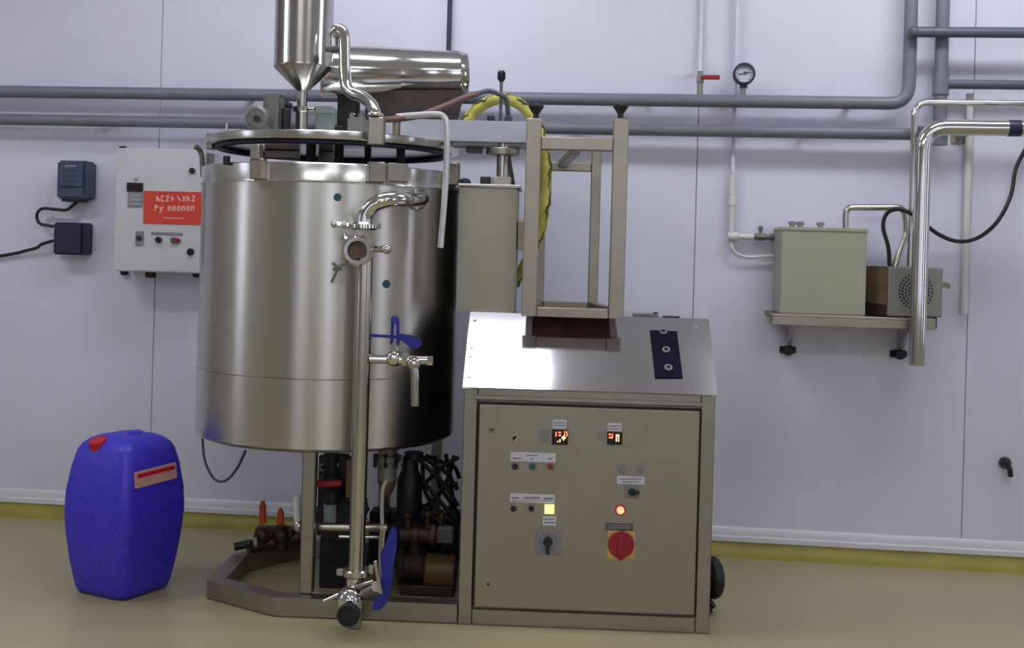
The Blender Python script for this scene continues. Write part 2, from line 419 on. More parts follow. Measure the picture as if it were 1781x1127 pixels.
p = dp(855, 747); b = B(); b.ring(p, (0, -1, 0), .005, .0125, .003, 16, .001); mk('lock', b, 'label_grey', door)
b = B(); b.box((p.x - .007, FD - .004, p.z - .003), (p.x + .007, FD - .001, p.z + .002)); mk('keyhole', b, 'black_plastic', door)
button(896, 762, 6, 'black_plastic', 'key_switch', bezel='chrome')
b = B(); p = dp(898, 763); b.bar(p + V(-.004, -.014, -.006), p + V(.006, -.014, .006), .004, .008, .0005); lab(mk('key', b, 'chrome', door), 'small shiny key in the switch')
plate(961, 730, 985, 746, 'label_white', 'label'); lines([(963, 983, 735, 2), (963, 982, 740, 2)])
plate(938, 747, 954, 768, 'label_grey', 'label', .002)
d1 = plate(960, 747, 988, 773, 'display_black', 'display', .008)
plate(1057, 736, 1081, 750, 'label_white', 'label'); lines([(1059, 1079, 741, 2), (1059, 1076, 746, 2)])
plate(1039, 749, 1053, 766, 'label_grey', 'label', .002)
plate(1056, 751, 1082, 773, 'display_black', 'display', .008)
def digits(segs, m):
    b = B()
    for x0, y0, x1, y1 in segs:
        a, c = M.p(x0, y1, FD - .008), M.p(x1, y0, FD - .008); b.box((a.x, FD - .009, a.z), (c.x, FD - .008, c.z))
    o = mk('lit_digits', b, m, door); o['kind'] = 'stuff'; return o
digits([(966, 751, 968, 759), (971, 751, 976, 753), (971, 756, 976, 758), (981, 750, 983, 759), (985, 750, 987, 759)], 'led_red')
digits([(977, 760, 984, 763), (979, 758, 981, 766), (969, 767, 971, 769), (973, 764, 975, 769)], 'led_orange')
digits([(1059, 754, 1062, 757), (1064, 754, 1066, 762), (1059, 760, 1066, 762)], 'led_red')
digits([(1071, 756, 1073, 768), (1075, 756, 1077, 768), (1071, 756, 1077, 758)], 'led_orange')
plate(888, 787, 966, 803, 'label_white', 'label'); lines([(892, 906, 797, 3), (916, 934, 792, 2), (924, 928, 798, 3), (953, 961, 798, 3)])
button(896, 811, 6.5, 'black_plastic'); button(926, 811, 6.5, 'btn_green'); button(957, 811, 6.5, 'btn_red')
plate(887, 859, 965, 874, 'label_white', 'label'); lines([(891, 903, 866, 3), (911, 937, 866, 3), (946, 962, 867, 3), (891, 960, 871, 1.2)])
button(893, 884, 6, 'black_plastic'); button(924, 884, 6, 'black_plastic')
lab(plate(947, 877, 964, 893, 'lamp_yellow', 'indicator_lamp', .010, bev=.002), 'glowing square yellow lamp')
plate(944, 898, 967, 914, 'label_white', 'label'); lines([(947, 964, 903, 2.2), (947, 964, 909, 2.2)])
plate(932, 921, 974, 965, 'label_grey', 'switch_plate', .006, bev=.002)
b = B(); p = dp(953, 943)
for i in range(12):
    a = i * math.pi / 6; k = M.px(1, 953, 943, FD); c = p + V(math.cos(a) * 15 * k, 0, math.sin(a) * 15 * k)
    b.box((c.x - .002, FD - .0068, c.z - .002), (c.x + .002, FD - .006, c.z + .002))
mk('dial_marks', b, 'print_dark', door)
rotary(953, 941, 8, -math.pi / 2, lr=2.6)
for x in (1083, 1113):
    p = dp(x, 816); b = B(); b.cyl(p, p + V(0, -.006, 0), .015, seg=20, bev=.002); mk('blanking_plug', b, 'label_grey', door)
plate(1073, 828, 1121, 842, 'label_white', 'label'); lines([(1077, 1117, 833, 2), (1083, 1112, 838, 2)])
plate(1087, 844, 1110, 866, 'label_grey', 'switch_plate', .006, bev=.001)
rotary(1099, 855, 6.5, 0.0, lr=1.9)
lab(button(1079, 887, 8.5, 'lamp_red', 'indicator_lamp', .012, 'btn_red'), 'glowing round red lamp')
plate(1053, 910, 1101, 922, 'label_dark', 'label'); lines([(1057, 1097, 914, 2), (1057, 1097, 918, 2)], 'print_light')
plate(1056, 923, 1104, 972, 'switch_yellow', 'switch_plate', .006, bev=.002)
p = M.p(1080, 946, FD - .006); k = M.px(1, 1080, 946, FD)
b = B(); b.cyl(p, p + V(0, -.012, 0), 23 * k, seg=36, bev=.002)
b.prism([p + V(-14 * k, 0, -17 * k), p + V(0, 0, -29 * k), p + V(14 * k, 0, -17 * k)], (0, -.010, 0))
b.bar(p + V(0, -.016, -20 * k), p + V(0, -.016, 18 * k), 11 * k, .016, .002, up=(0, 1, 0)); lab(mk('main_switch', b, 'switch_red', door), 'large dark red rotary main switch')
p = dp(849, 1016); b = B(); b.cyl(p, p + V(0, -.003, 0), .0045, seg=10); mk('lock_hole', b, 'black_plastic', door)
# wheel beside the console
wx = M.p(1240, 1000, .25)
t = thing('swivel_caster', 'black swivel caster wheel beside the right edge of the console', 'caster', M, (xr + .05, .26, 0))
cz = .125
b = B(); b.torus((xr + .045, .26, cz), (1, .25, 0), .055, .024, 24, 10); mk('tyre', b, 'black_rubber', t)
b = B(); b.cyl((xr + .028, .257, cz), (xr + .068, .266, cz), .038, seg=20, bev=.003); mk('hub', b, 'cast_grey', t)
b = B(); b.box((xr + .002, .22, cz - .055), (xr + .018, .30, cz + .09), .004); b.bar((xr + .01, .22, .07), (xr + .045, .20, .03), .02, .02, .003); b.bar((xr + .016, .24, .05), (xr + .03, .24, .0), .03, .03, .003); mk('fork', b, 'black_plastic', t)

# bits lying on the console top
t = thing('metal_latch', 'small dark metal latch lying on the console top right of the frame', 'latch', M, M.p(1140, 550, .30))
def onp(x, d): return M.p(x, 540, d).x
b = B(); b.box((onp(1100, .3), .28, zs + .001), (onp(1145, .3), .315, zs + .014), .003); mk('plate', b, 'cast_grey', t)
b = B(); b.cyl((onp(1140, .3), .297, zs + .001), (onp(1140, .3), .297, zs + .02), .009, seg=12, bev=.002); mk('pivot', b, 'black_plastic', t)
b = B(); b.box((onp(1152, .3), .285, zs + .001), (onp(1182, .3), .30, zs + .008), .002); mk('tongue', b, 'black_plastic', t)

# ================================================================== steel support frame on the console
fd, rd = .15, .66
ff = thing('support_frame', 'open square tube steel frame with star knobs standing on the console', 'frame', M, (M.p(1000, 545, fd).x, fd, zs))
lx, rx = M.p(924, 400, fd).x, M.p(1075, 400, fd).x
pwf = M.px(26, 1000, 400, fd); ztop = M.p(1000, 205, fd).z
def post(x, y, z0, z1, wd): bb = B(); bb.box((x - wd / 2, y - wd / 2, z0), (x + wd / 2, y + wd / 2, z1), .003); return bb
mk('post', post(lx, fd, zs, M.p(930, 207, fd).z, pwf), 'steel_frame', ff)
mk('post', post(rx, fd, zs, M.p(1080, 207, fd).z, pwf), 'steel_frame', ff)
za, zc = M.p(1000, 262, fd).z, M.p(1000, 240, fd).z
def hbar(x0, x1, y, z0, z1, wd): bb = B(); bb.box((x0, y - wd / 2, z0), (x1, y + wd / 2, z1), .003); return bb
mk('cross_bar', hbar(lx + pwf / 2, rx - pwf / 2, fd, za, zc, pwf * .9), 'steel_frame', ff)
mk('cross_bar', hbar(lx + pwf / 2, rx - pwf / 2, fd, zs, zs + .034, pwf * .9), 'steel_frame', ff)
b = B(); b.prism([(lx + .01, fd + .02, zs + .001), (rx - .01, fd + .02, zs + .001), (M.p(1034, 400, rd).x, rd - .02, zs + .001), (M.p(940, 400, rd).x, rd - .02, zs + .001)], (0, 0, .004)); lab(mk('base_plate', b, 'rust_plate', ff), 'brown stained bottom plate')
rlx, rrx = M.p(940, 400, rd).x, M.p(1034, 400, rd).x
rz1 = M.p(1000, 284, rd).z; pwr = M.px(17, 1000, 400, rd)
mk('post', post(rrx, rd, zs, M.p(1035, 262, rd).z, pwr), 'steel_frame', ff)
mk('post', post(rlx, rd, zs, M.p(940, 262, rd).z, pwr), 'steel_frame', ff)
mk('cross_bar', hbar(rlx + pwr / 2, rrx - pwr / 2, rd, M.p(990, 298, rd).z, rz1, pwr * .8), 'steel_frame', ff)
mk('cross_bar', hbar(rlx + pwr / 2, rrx - pwr / 2, rd, zs, zs + .035, pwr * .8), 'steel_frame', ff)
for a, c in ((lx, rlx), (rx, rrx)):
    b = B(); b.bar((a, fd + pwf / 2, zs + .02), (c, rd - pwr / 2, zs + .018), pwr * .8, .036, .003, up=(0, 0, 1)); mk('side_bar', b, 'steel_frame', ff)
b = B(); b.bar(M.p(1001, 262, fd + .03), M.p(978, 286, rd), pwr * .9, pwr * .7, .003, up=(0, 0, 1)); mk('diagonal_brace', b, 'steel_frame', ff)
for x in (932, 1079):
    p = M.p(x, 208, fd); b = B()
    b.rev((p.x, fd, p.z - .004), (0, 0, 1), [(0, 0), (.011, 0), (.011, .016), (.010, .022), (.024, .044), (.028, .048), (.028, .056), (.012, .06), (0, .06)], 16); lab(mk('star_knob', b, 'black_plastic', ff), 'black plastic clamping knob')

# ================================================================== lift column box beside the tank
bx0, bx1 = M.p(796, 440, .30).x, M.p(897, 440, .30).x
bz1 = M.p(848, 326, .30).z
lb = thing('lift_column', 'steel box housing of the lid lift standing between tank and frame', 'lift column', M, ((bx0 + bx1) / 2, .42, zs))
b = B(); b.box((bx0, .30, zs), (bx1, .56, bz1), .006, 2); mk('housing', b, 'steel_panel', lb)
b = B(); b.box((bx0 - .006, .292, bz1), (bx1 + .012, .568, bz1 + .012), .003); mk('top_plate', b, 'steel_brushed', lb)
zc0 = bz1 + .012
cxm = M.p(874, 300, .43).x; zarm0 = M.p(850, 248, .40).z; zarm1 = M.p(850, 211, .40).z
b = B(); b.box((cxm - .036, .38, zc0), (cxm + .036, .47, zc0 + .035), .003); mk('column_foot', b, 'steel_brushed', lb)
b = B(); b.box((cxm - .082, .38, zc0), (cxm - .042, .42, zc0 + .034), .003); mk('switch_block', b, 'black_plastic', lb)
b = B(); b.cyl((cxm, .425, zc0 + .035), (cxm, .425, zarm0), .024, seg=24); mk('column', b, 'chrome_soft', lb)
b = B(); b.prism([(cxm + .028, .43, zc0), (cxm + .052, .43, zc0), (cxm + .024, .43, zarm0 - .02), (cxm + .018, .43, zarm0 - .02)], (0, .02, 0)); mk('gusset', b, 'black_plastic', lb)
b = B(); p = M.p(812, 315, .4); b.rev((p.x - .01, .42, zc0), (0, 0, 1), [(0, 0), (.026, 0), (.026, .008), (.02, .022), (.008, .028), (0, .028)], 16); mk('cap', b, 'slate_dark', lb)
b = B(); p = M.p(906, 412, .36); b.box((bx1, .34, p.z - .05), (bx1 + .035, .42, p.z + .06), .005); mk('cable_box', b, 'steel_frame', lb)
ax0, ax1 = M.p(668, 230, .40).x, M.p(921, 230, .40).x
b = B(); b.box((ax0, .375, zarm0), (ax1, .475, zarm1), .004, 2); lab(mk('lift_arm', b, 'aluminium', lb), 'pale aluminium arm reaching over to the lid')
b = B(); b.cyl((ax0 + .08, .425, zarm0 - .004), (ax1 - .004, .425, zarm0 - .004), .017, seg=16); mk('arm_rib', b, 'aluminium', lb)
b = B(); b.cyl((cxm, .425, zarm0 - .045), (cxm, .425, zarm0 - .02), .065, seg=32, bev=.003); mk('flange', b, 'steel_frame', lb)
b = B(); b.box((cxm - .14, .385, zarm0 - .042), (cxm - .078, .43, zarm0 - .02), .003); mk('stop_block', b, 'black_plastic', lb)
for dx, m in ((-.05, 'slate_dark'), (.018, 'slate_plastic')):
    b = B(); b.cyl((cxm + dx, .42, zarm1), (cxm + dx, .42, zarm1 + .024), .015, seg=12, bev=.003); mk('bolt', b, m, lb)
p = M.p(872, 140, .42)
b = B(); b.cyl((p.x, .42, zarm1), (p.x, .42, p.z), .0065, seg=10); mk('lever_rod', b, 'cable_grey', lb)
b = B(); b.rev((p.x, .42, p.z - .004), (0, 0, 1), [(0, 0), (.009, 0), (.016, .012), (.016, .034), (.010, .042), (0, .042)], 14); mk('lever_knob', b, 'black_plastic', lb)

# ================================================================== tank
TD, TR = .505, .501
tc_ = M.p(574, 520, TD); tcx = tc_.x
zrim = M.p(573, 283, .01).z; zweld = M.p(573, 318, .01).z; zlow = M.p(573, 661, .01).z; zbot = M.p(573, 789, .01).z
tk = thing('jacketed_tank', 'large round brushed steel process tank standing left of the console', 'tank', M, (tcx, TD, 0))
def tring(prof, m, name): bb = B(); bb.rev((tcx, TD, 0), (0, 0, 1), prof, 96); return mk(name, bb, m, tk)
tring([(0, zbot - .03), (TR - .12, zbot - .02), (TR - .012, zbot - .0), (TR, zbot + .012), (TR, zlow - .002), (TR - .003, zlow), (TR, zlow + .002), (TR, zweld), (TR - .02, zweld), (TR - .03, zbot + .06), (0, zbot + .06)], 'steel_tank', 'shell')
tring([(TR - .028, zweld), (TR + .003, zweld), (TR + .004, zweld + .004), (TR + .002, zweld + .008), (TR + .002, zrim - .004), (TR - .002, zrim), (TR - .024, zrim), (TR - .028, zrim - .006), (TR - .028, zweld)], 'steel_rim', 'rim_band')
def surf(x, y, out=0.0):
    """pixel on the tank surface: point and outward normal"""
    lo, hi = -.05, TD
    for _ in range(40):
        m_ = (lo + hi) / 2; p = M.p(x, y, m_)
        if (p.x - tcx) ** 2 + (m_ - TD) ** 2 > TR ** 2: lo = m_
        else: hi = m_
    p = M.p(x, y, hi); n = V(p.x - tcx, hi - TD, 0).normalized()
    return p + n * out, n
for x, y, rr in ((587, 343, .014), (672, 494, .015)):
    p, n = surf(x, y, -.001); b = B(); b.cyl(p, p + n * .004, rr, seg=16, bev=.001); lab(mk('sticker', b, 'sticker_teal', tk), 'small round teal sticker')
def radial_box(x, y0, y1, wpx, m, name, t0=-.002, t1=.03, bev=.004):
    p, n = surf(x, (y0 + y1) / 2); zA = M.p(x, y1, p.y).z; zB = M.p(x, y0, p.y).z; k = M.px(wpx, x, y0, p.y)
    tx = V(-n.y, n.x, 0); b = B(); c = V(p.x, p.y, 0)
    b.bar(c + n * (t0 + t1) / 2 + V(0, 0, zA), c + n * (t0 + t1) / 2 + V(0, 0, zB), k, t1 - t0, bev, up=n); return mk(name, b, m, tk)
radial_box(453, 276, 313, 27, 'steel_frame', 'lid_clamp')
radial_box(452, 252, 280, 18, 'steel_frame', 'clamp_hook', .002, .035)
radial_box(652, 282, 318, 30, 'steel_frame', 'lid_clamp')
radial_box(690, 284, 317, 42, 'steel_rim', 'hinge_plate', -.002, .014)
radial_box(785, 283, 322, 16, 'steel_frame', 'lid_clamp', -.01, .03)
p, n = surf(398, 281, .01); b = B(); b.cyl((p.x, p.y, zrim - .01), (p.x, p.y, zrim + .022), .013, seg=12, bev=.003); mk('stop_knob', b, 'black_plastic', tk)
p = M.p(352, 300, TD - .08); b = B(); pz = p.z
b.tube([M.p(353, 308, TD - .1), M.p(352, 285, TD - .1), M.p(349, 264, TD - .1), M.p(340, 254, TD - .12)], .010, 10); mk('handle', b, 'cast_grey', tk)
# legs
def leg(x, d, y=1050):
    q = M.p(x, 900, d); kk = .047; b = B(); b.box((q.x - kk / 2, d - kk / 2, .068), (q.x + kk / 2, d + kk / 2, zbot + .004), .004); mk('leg', b, 'steel_brushed', tk)
leg(537, .075); leg(668, .93); leg(757, .905)
b = B(); q = M.p(430, 900, .7)

# base frame
hb = .068
A_ = M.pz(466, 1050, hb); B_ = M.pz(360, 1009, hb); C_ = M.pz(405, 963, hb); D_ = M.pz(525, 934, hb)
A_ = V(A_.x, 0.0, hb)
base = thing('base_frame', 'low welded steel floor frame with angled corners under the tank', 'frame', M, (tcx, .45, 0))
E_ = V(xl - .003, D_.y, hb); F_ = V(xl - .003, 0.0, hb)
loop = [F_, A_, B_, C_, D_, E_]
ctr = V(tcx, .48, 0)
def inset(pts, d):
    out = []; n = len(pts)
    for i in range(n):
        p0, p1, p2 = [V(q.x, q.y, 0) for q in (pts[i - 1], pts[i], pts[(i + 1) % n])]
        d1, d2 = (p1 - p0).normalized(), (p2 - p1).normalized()
        n1, n2 = V(d1.y, -d1.x, 0), V(d2.y, -d2.x, 0)
        if n1.dot(ctr - p1) < 0: n1 = -n1
        if n2.dot(ctr - p1) < 0: n2 = -n2
        m_ = (n1 + n2).normalized(); out.append(p1 + m_ * (d / max(.3, m_.dot(n1))))
    return out
inn = inset(loop, .062)
for i in range(6):
    j = (i + 1) % 6
    if i == 5: continue
    P0, P1, Q1, Q0 = loop[i], loop[j], inn[j], inn[i]
    if i == 0: Q0 = V(F_.x, Q0.y, 0)
    b = B(); z0 = .004
    b.prism([(P0.x, P0.y, z0), (P1.x, P1.y, z0), (Q1.x, Q1.y, z0), (Q0.x, Q0.y, z0)], (0, 0, hb - z0))
    mk('beam', b, 'steel_brushed' if i == 0 else 'steel_frame', base)
for i in (1, 2, 3, 4):
    c = (V(loop[i].x, loop[i].y, 0) + inn[i]) / 2; b = B(); b.cyl((c.x, c.y, 0), (c.x, c.y, .006), .022, seg=14); mk('foot_pad', b, 'black_rubber', base)

# ================================================================== lid
LZ0 = M.p(573, 241, .012).z; LZ1 = M.p(573, 226, .012).z
LR = .492
ld = thing('tank_lid', 'raised round steel lid hanging just above the tank rim', 'lid', M, (tcx, TD, LZ0))
b = B(); b.rev((tcx, TD, 0), (0, 0, 1), [(0, LZ0 + .006), (LR - .03, LZ0 + .006), (LR - .028, LZ0), (LR - .002, LZ0), (LR, LZ0 + .003), (LR, LZ1 - .003), (LR - .003, LZ1), (0, LZ1)], 96); mk('disc', b, 'steel_rim', ld)
b = B(); b.torus((tcx, TD, LZ0 - .004), (0, 0, 1), LR - .045, .012, 64, 8); lab(mk('gasket', b, 'slate_dark', ld), 'dark rubber sealing ring under the lid')
for x, d, r in ((541, .50, .020), (590, .45, .018), (697, .42, .017), (640, .60, .014)):
    q = M.p(x, 265, d); b = B(); b.cyl((q.x, d, zrim - .25), (q.x, d, LZ0 + .006), r, seg=16); mk('stirrer_shaft', b, 'black_rubber', ld)
b = B(); q = M.p(500, 255, .62); b.box((q.x - .09, .60, LZ0 - .030), (q.x + .05, .64, LZ0 + .006), .004); mk('baffle', b, 'steel_frame', ld)
b = B(); q = M.p(568, 255, .62); b.box((q.x - .03, .60, LZ0 - .04), (q.x + .03, .64, LZ0 + .006), .004); mk('baffle', b, 'steel_frame', ld)
# left rim lug and pin
q = M.p(366, 240, .42); b = B(); b.box((q.x - .012, .40, LZ0 - .015), (q.x + .016, .46, LZ1 + .018), .004); mk('lug', b, 'steel_rim', ld)
q = M.p(395, 215, .30); b = B(); b.cyl((q.x, .30, LZ1), (q.x, .30, LZ1 + .045), .006, seg=8); mk('pin', b, 'chrome_soft', ld)
# front bracket with pipe socket
k0 = M.p(653, 230, .02)
b = B(); b.box((M.p(640, 230, 0).x, -.004, M.p(653, 252, 0).z), (M.p(667, 230, 0).x, .05, M.p(653, 203, 0).z), .004); mk('socket_block', b, 'steel_frame', ld)
# handle rod
b = B(); b.tube([M.p(690, 203, .14), M.p(730, 200, .13), M.p(762, 199, .12), M.p(773, 205, .12), M.p(777, 222, .12), M.p(777, 270, .12), M.p(773, 345, .12), M.p(766, 431, .12)], .0115, 10, 5); lab(mk('handle_rod', b, 'rod_pale', ld), 'pale bent steel rod hanging down the right side')
b = B(); q = M.p(690, 210, .14); b.cyl((q.x, .14, LZ1 - .002), (q.x, .14, q.z + .02), .014, seg=12); mk('rod_socket', b, 'steel_frame', ld)

# things on the lid
def bx(fr, x0, x1, y0, y1, d0, d1, bev=.004):
    """box whose front face covers the given pixels"""
    a = fr.p(x0, (y0 + y1) / 2, d0); c = fr.p(x1, (y0 + y1) / 2, d0); zt_ = fr.p((x0 + x1) / 2, y0, d0).z; zb_ = fr.p((x0 + x1) / 2, y1, d0).z
    return (a.x, d0, zb_), (c.x, d1, zt_)
gm = thing('gear_motor', 'grey cast gear motor on the left of the lid', 'motor', M, (M.p(468, 200, .3).x, .3, LZ1))
q = M.p(481, 195, .30)
b = B(); b.box((q.x - .040, .24, LZ1), (q.x + .036, .36, M.p(485, 166, .3).z), .014, 2); mk('gearbox', b, 'cast_grey', gm)
q2 = M.p(455, 205, .24); b = B(); b.cyl((q2.x, .16, q2.z - .006), (q2.x, .24, q2.z - .006), .042, seg=20, bev=.008); b.box((q2.x - .034, .17, LZ1), (q2.x + .034, .25, q2.z - .01), .005); mk('motor_body', b, 'cast_grey', gm)
b = B(); b.cyl((q2.x + .005, .152, q2.z - .012), (q2.x + .005, .161, q2.z - .012), .013, seg=10, bev=.002); mk('shaft_end', b, 'black_rubber', gm)
q3 = M.p(505, 205, .32); b = B(); b.cyl((q3.x, .25, LZ1), (q3.x, .25, LZ1 + .10), .018, seg=14, bev=.004); mk('coupling', b, 'motor_dark', gm)
b = B(); b.cyl((q.x + .036, .29, LZ1 + .115), (q3.x + .012, .29, LZ1 + .115), .012, seg=10, bev=.002); mk('sensor', b, 'slate_dark', gm)

hp_d = .34
hc = M.p(528, 90, hp_d); kx = M.px(1, 528, 90, hp_d)
hp = thing('feed_hopper', 'tall steel cylinder hopper with conical bottom above the lid', 'hopper', M, (hc.x, hp_d, LZ1))
z_c = M.p(530, 119, hp_d).z; z_n = M.p(530, 160, hp_d).z; z_s = M.p(530, 186, hp_d).z
b = B(); b.rev((hc.x, hp_d, 0), (0, 0, 1), [(.019, z_s), (.019, z_n), (50 * kx, z_c), (50.5 * kx, z_c + .004), (50 * kx, z_c + .008), (50 * kx, z_c + .40), (50 * kx - .006, z_c + .40), (50 * kx - .006, z_c + .01), (.014, z_n + .004), (.014, z_s)], 48, True); mk('vessel', b, 'steel_hopper', hp)
b = B(); b.ring((hc.x, hp_d, z_s - .022), (0, 0, 1), .006, .036, .024, 24, .004); b.cyl((hc.x + .03, hp_d - .02, z_s - .01), (hc.x + .055, hp_d - .03, z_s - .01), .008, seg=10, bev=.002); mk('pipe_clamp', b, 'chrome', hp)
b = B(); b.cyl((hc.x, hp_d, LZ1), (hc.x, hp_d, z_s - .022), .024, seg=20); b.cyl((hc.x, hp_d, LZ1), (hc.x, hp_d, LZ1 + .03), .036, seg=20, bev=.004); mk('outlet_stub', b, 'chrome_soft', hp)
jb = thing('junction_box', 'pale green terminal box on the lid behind the hopper outlet', 'box', M, (M.p(562, 200, .36).x, .36, LZ1))
c0, c1 = bx(M, 548, 580, 184, 225, .40, .48); b = B(); b.box((c0[0], c0[1], LZ1), c1, .006, 2); mk('box_body', b, 'pale_green', jb)
b = B(); b.box((c0[0] - .004, c0[1] - .006, c1[2] - .03), (c1[0] + .004, c0[1], c1[2] - .004), .002); mk('cover', b, 'pale_green', jb)
b = B(); b.cyl((c1[0], .44, LZ1 + .05), (c1[0] + .03, .44, LZ1 + .05), .012, seg=10); mk('cable_gland', b, 'black_plastic', jb)
jb2 = thing('valve_actuator', 'small grey valve block on the lid left of the pipe socket', 'valve', M, (M.p(618, 215, .2).x, .2, LZ1))
c0, c1 = bx(M, 604, 634, 203, 228, .2, .28); b = B(); b.box((c0[0], c0[1], LZ1), c1, .006, 2); mk('valve_body', b, 'pump_grey', jb2)
for x in (612, 626):
    q = M.p(x, 200, .22); b = B(); b.cyl((q.x, .23, c1[2]), (q.x, .23, c1[2] + .016), .011, seg=10, bev=.002); mk('bolt', b, 'chrome', jb2)

# horizontal cylinder
ca, cb = M.p(556, 124, .60), M.p(811, 129, .74)
cy_ = thing('agitator_drive', 'polished horizontal steel cylinder mounted over the back of the lid', 'drive unit', M, (ca.x + .2, .66, LZ1))
ra, rb = M.px(45, 620, 125, .62), M.px(37.5, 800, 128, .74)
axv = cb - ca; L = axv.length
b = B(); b.rev(ca, axv, [(0, 0), (ra - .012, 0), (ra, .012), (ra - .001, L * .53), (ra - .004, L * .54), (rb + .004, L * .92), (rb + .006, L * .93), (rb + .006, L * .945), (rb + .002, L * .955), (rb, L - .004), (rb - .004, L), (0, L)], 64); mk('cylinder', b, 'steel_polish', cy_)
b = B(); m0, m1 = M.p(640, 166, .66), M.p(806, 165, .66)
b.prism([(m0.x, .60, LZ1 + .024), (m1.x - .05, .60, LZ1 + .024), (m1.x, .60, m1.z + .012), (m0.x, .60, m0.z + .012)], (0, .12, 0)); mk('mounting_block', b, 'dark_bronze', cy_)
b = B(); b.box((m0.x - .12, .58, LZ1), (m1.x - .03, .74, LZ1 + .024), .003); mk('mounting_plate', b, 'steel_frame', cy_)
b = B(); q = M.p(608, 180, .60); b.box((q.x - .05, .60, LZ1 + .024), (q.x + .03, .68, m0.z + .004), .006, 2); mk('shaft_housing', b, 'motor_dark', cy_)

# pipe from hopper to the lid socket
kp = M.px(1, 600, 120, .2)
tp = thing('feed_pipe', 'shiny bent steel pipe running down from behind the hopper to the lid', 'pipe', M, (M.p(653, 203, .02).x, .02, M.p(653, 203, .02).z))
b = B(); b.tube([M.p(580, 82, .22), M.p(580, 64, .215), M.p(585, 53, .21), M.p(592, 52, .205), M.p(598, 62, .20), M.p(599, 90, .19), M.p(600, 130, .17), M.p(603, 152, .15), M.p(615, 163, .13), M.p(632, 170, .10), M.p(646, 182, .06), M.p(652, 196, .03), M.p(653, 204, .023)], 10.5 * kp, 14, 6); mk('pipe', b, 'chrome', tp)
b = B(); b.ring(M.p(581, 84, .22) + V(0, 0, -.012), (0, 0, 1), .012, .034, .016, 20, .003); mk('union', b, 'cast_grey', tp)
b = B(); q = M.p(653, 203, .023); b.ring(q + V(0, 0, .0), (0, 0, 1), .012, .030, .012, 20, .003); mk('union', b, 'chrome', tp)

# cable over to the lift and the hose
b = B(); b.tube([M.p(668, 208, .10), M.p(690, 207, .12), M.p(725, 202, .18), M.p(770, 186, .26), M.p(805, 171, .32), M.p(830, 163, .36)], .0115, 8, 5)
tag(mk('brown_cable', b, 'cable_brown', None, M, M.p(668, 208, .10)), 'brown cable rising from the lid socket towards the yellow hose', 'cable')
b = B(); b.tube([M.p(830, 163, .36), M.p(850, 158, .38), M.p(866, 163, .39), M.p(880, 172, .42), M.p(884, 200, .45)], .0095, 8, 5)
tag(mk('grey_cable', b, 'cable_grey', None, M, M.p(830, 163, .36)), 'dark grey cable lying across the top of the yellow hose', 'cable')
hpts = [M.p(806, 222, .50), M.p(822, 197, .50), M.p(846, 179, .50), M.p(872, 172, .50), M.p(898, 178, .50), M.p(922, 198, .50), M.p(939, 232, .50), M.p(949, 285, .50), M.p(949, 335, .50), M.p(943, 385, .50), M.p(930, 428, .53), M.p(916, 455, .57), M.p(903, 480, .60), M.p(888, 500, .61)]
hs = thing('corrugated_hose', 'yellow green hose arching over the lift arm and down behind the frame', 'hose', M, hpts[-1])
hr = M.px(10, 900, 300, .5)
b = B(); b.tube(hpts, hr, 14, 8); mk('hose_wall', b, 'hose_cover', hs)
hp2 = catmull(hpts, 8); spir = []
for i, p in enumerate(hp2[:-1]):
    t_ = (hp2[i + 1] - p).normalized(); sd_ = t_.cross(V(0, -1, 0)).normalized()
    a = .75 + .25 * math.sin(i * .7) + .2 * math.sin(i * 1.9)
    spir.append(p + V(0, -1, 0) * (hr * math.cos(a)) - sd_ * (hr * math.sin(a)))
b = B(); b.tube(spir, hr * .2, 6, 1, radii=lambda u: hr * (.16 + .10 * math.sin(u * 60))); lab(mk('stripe', b, 'hose_stripe', hs), 'dark olive stripe along the hose')

# ================================================================== front pipework
sd = -.085
k = M.px(1, 628, 600, sd)
st = thing('discharge_pipe', 'tall steel standpipe in front of the tank from side port to floor', 'pipe', M, (M.p(624, 985, sd).x, sd, M.p(624, 985, sd).z))
px0 = M.p(628, 700, sd).x
b = B(); b.cyl((px0, sd, M.p(624, 990, sd).z), (px0, sd, M.p(628, 448, sd).z), 14 * k, seg=28); mk('standpipe', b, 'chrome_soft', st)
pt, n_ = surf(724, 346)
b = B(); b.tube([pt - n_ * .02, pt + n_ * .03, M.p(708, 347, -.01), M.p(690, 346, -.06), M.p(668, 349, sd), M.p(648, 358, sd), M.p(636, 374, sd), M.p(633, 394, sd)], 13.5 * k, 16, 6); mk('elbow', b, 'chrome', st)
b = B(); b.ring(pt + n_ * .004, n_, .02, .040, .016, 24, .004); mk('port_collar', b, 'chrome', st)
q = M.p(633, 392, sd)
b = B(); b.ring(q + V(0, 0, -.016), (0, 0, 1), .012, 24 * k, .026, 28, .006); b.box(q + V(20 * k, -.012, -.010), q + V(30 * k, .010, .008), .003); mk('clamp_ring', b, 'chrome', st)
b = B(); b.bar(q + V(-24 * k, -.01, -.002), q + V(-50 * k, -.02, .002), .016, .016, .004); b.ball(q + V(-50 * k, -.02, .002), .013, 12); b.ball(q + V(-34 * k, -.014, .0), .013, 12); mk('wing_nut', b, 'chrome', st)
q = M.p(622, 436, sd - .03)
b = B(); b.ring(q + V(0, .045, 0), (0, -1, 0), 17 * k, 27 * k, .055, 36, .008); mk('valve_ring', b, 'chrome', st)
b = B(); b.cyl(q + V(0, .043, 0), q + V(0, .02, 0), 17.5 * k, seg=24); lab(mk('sight_glass', b, 'pump_brown', st), 'round dull end face inside the ring')
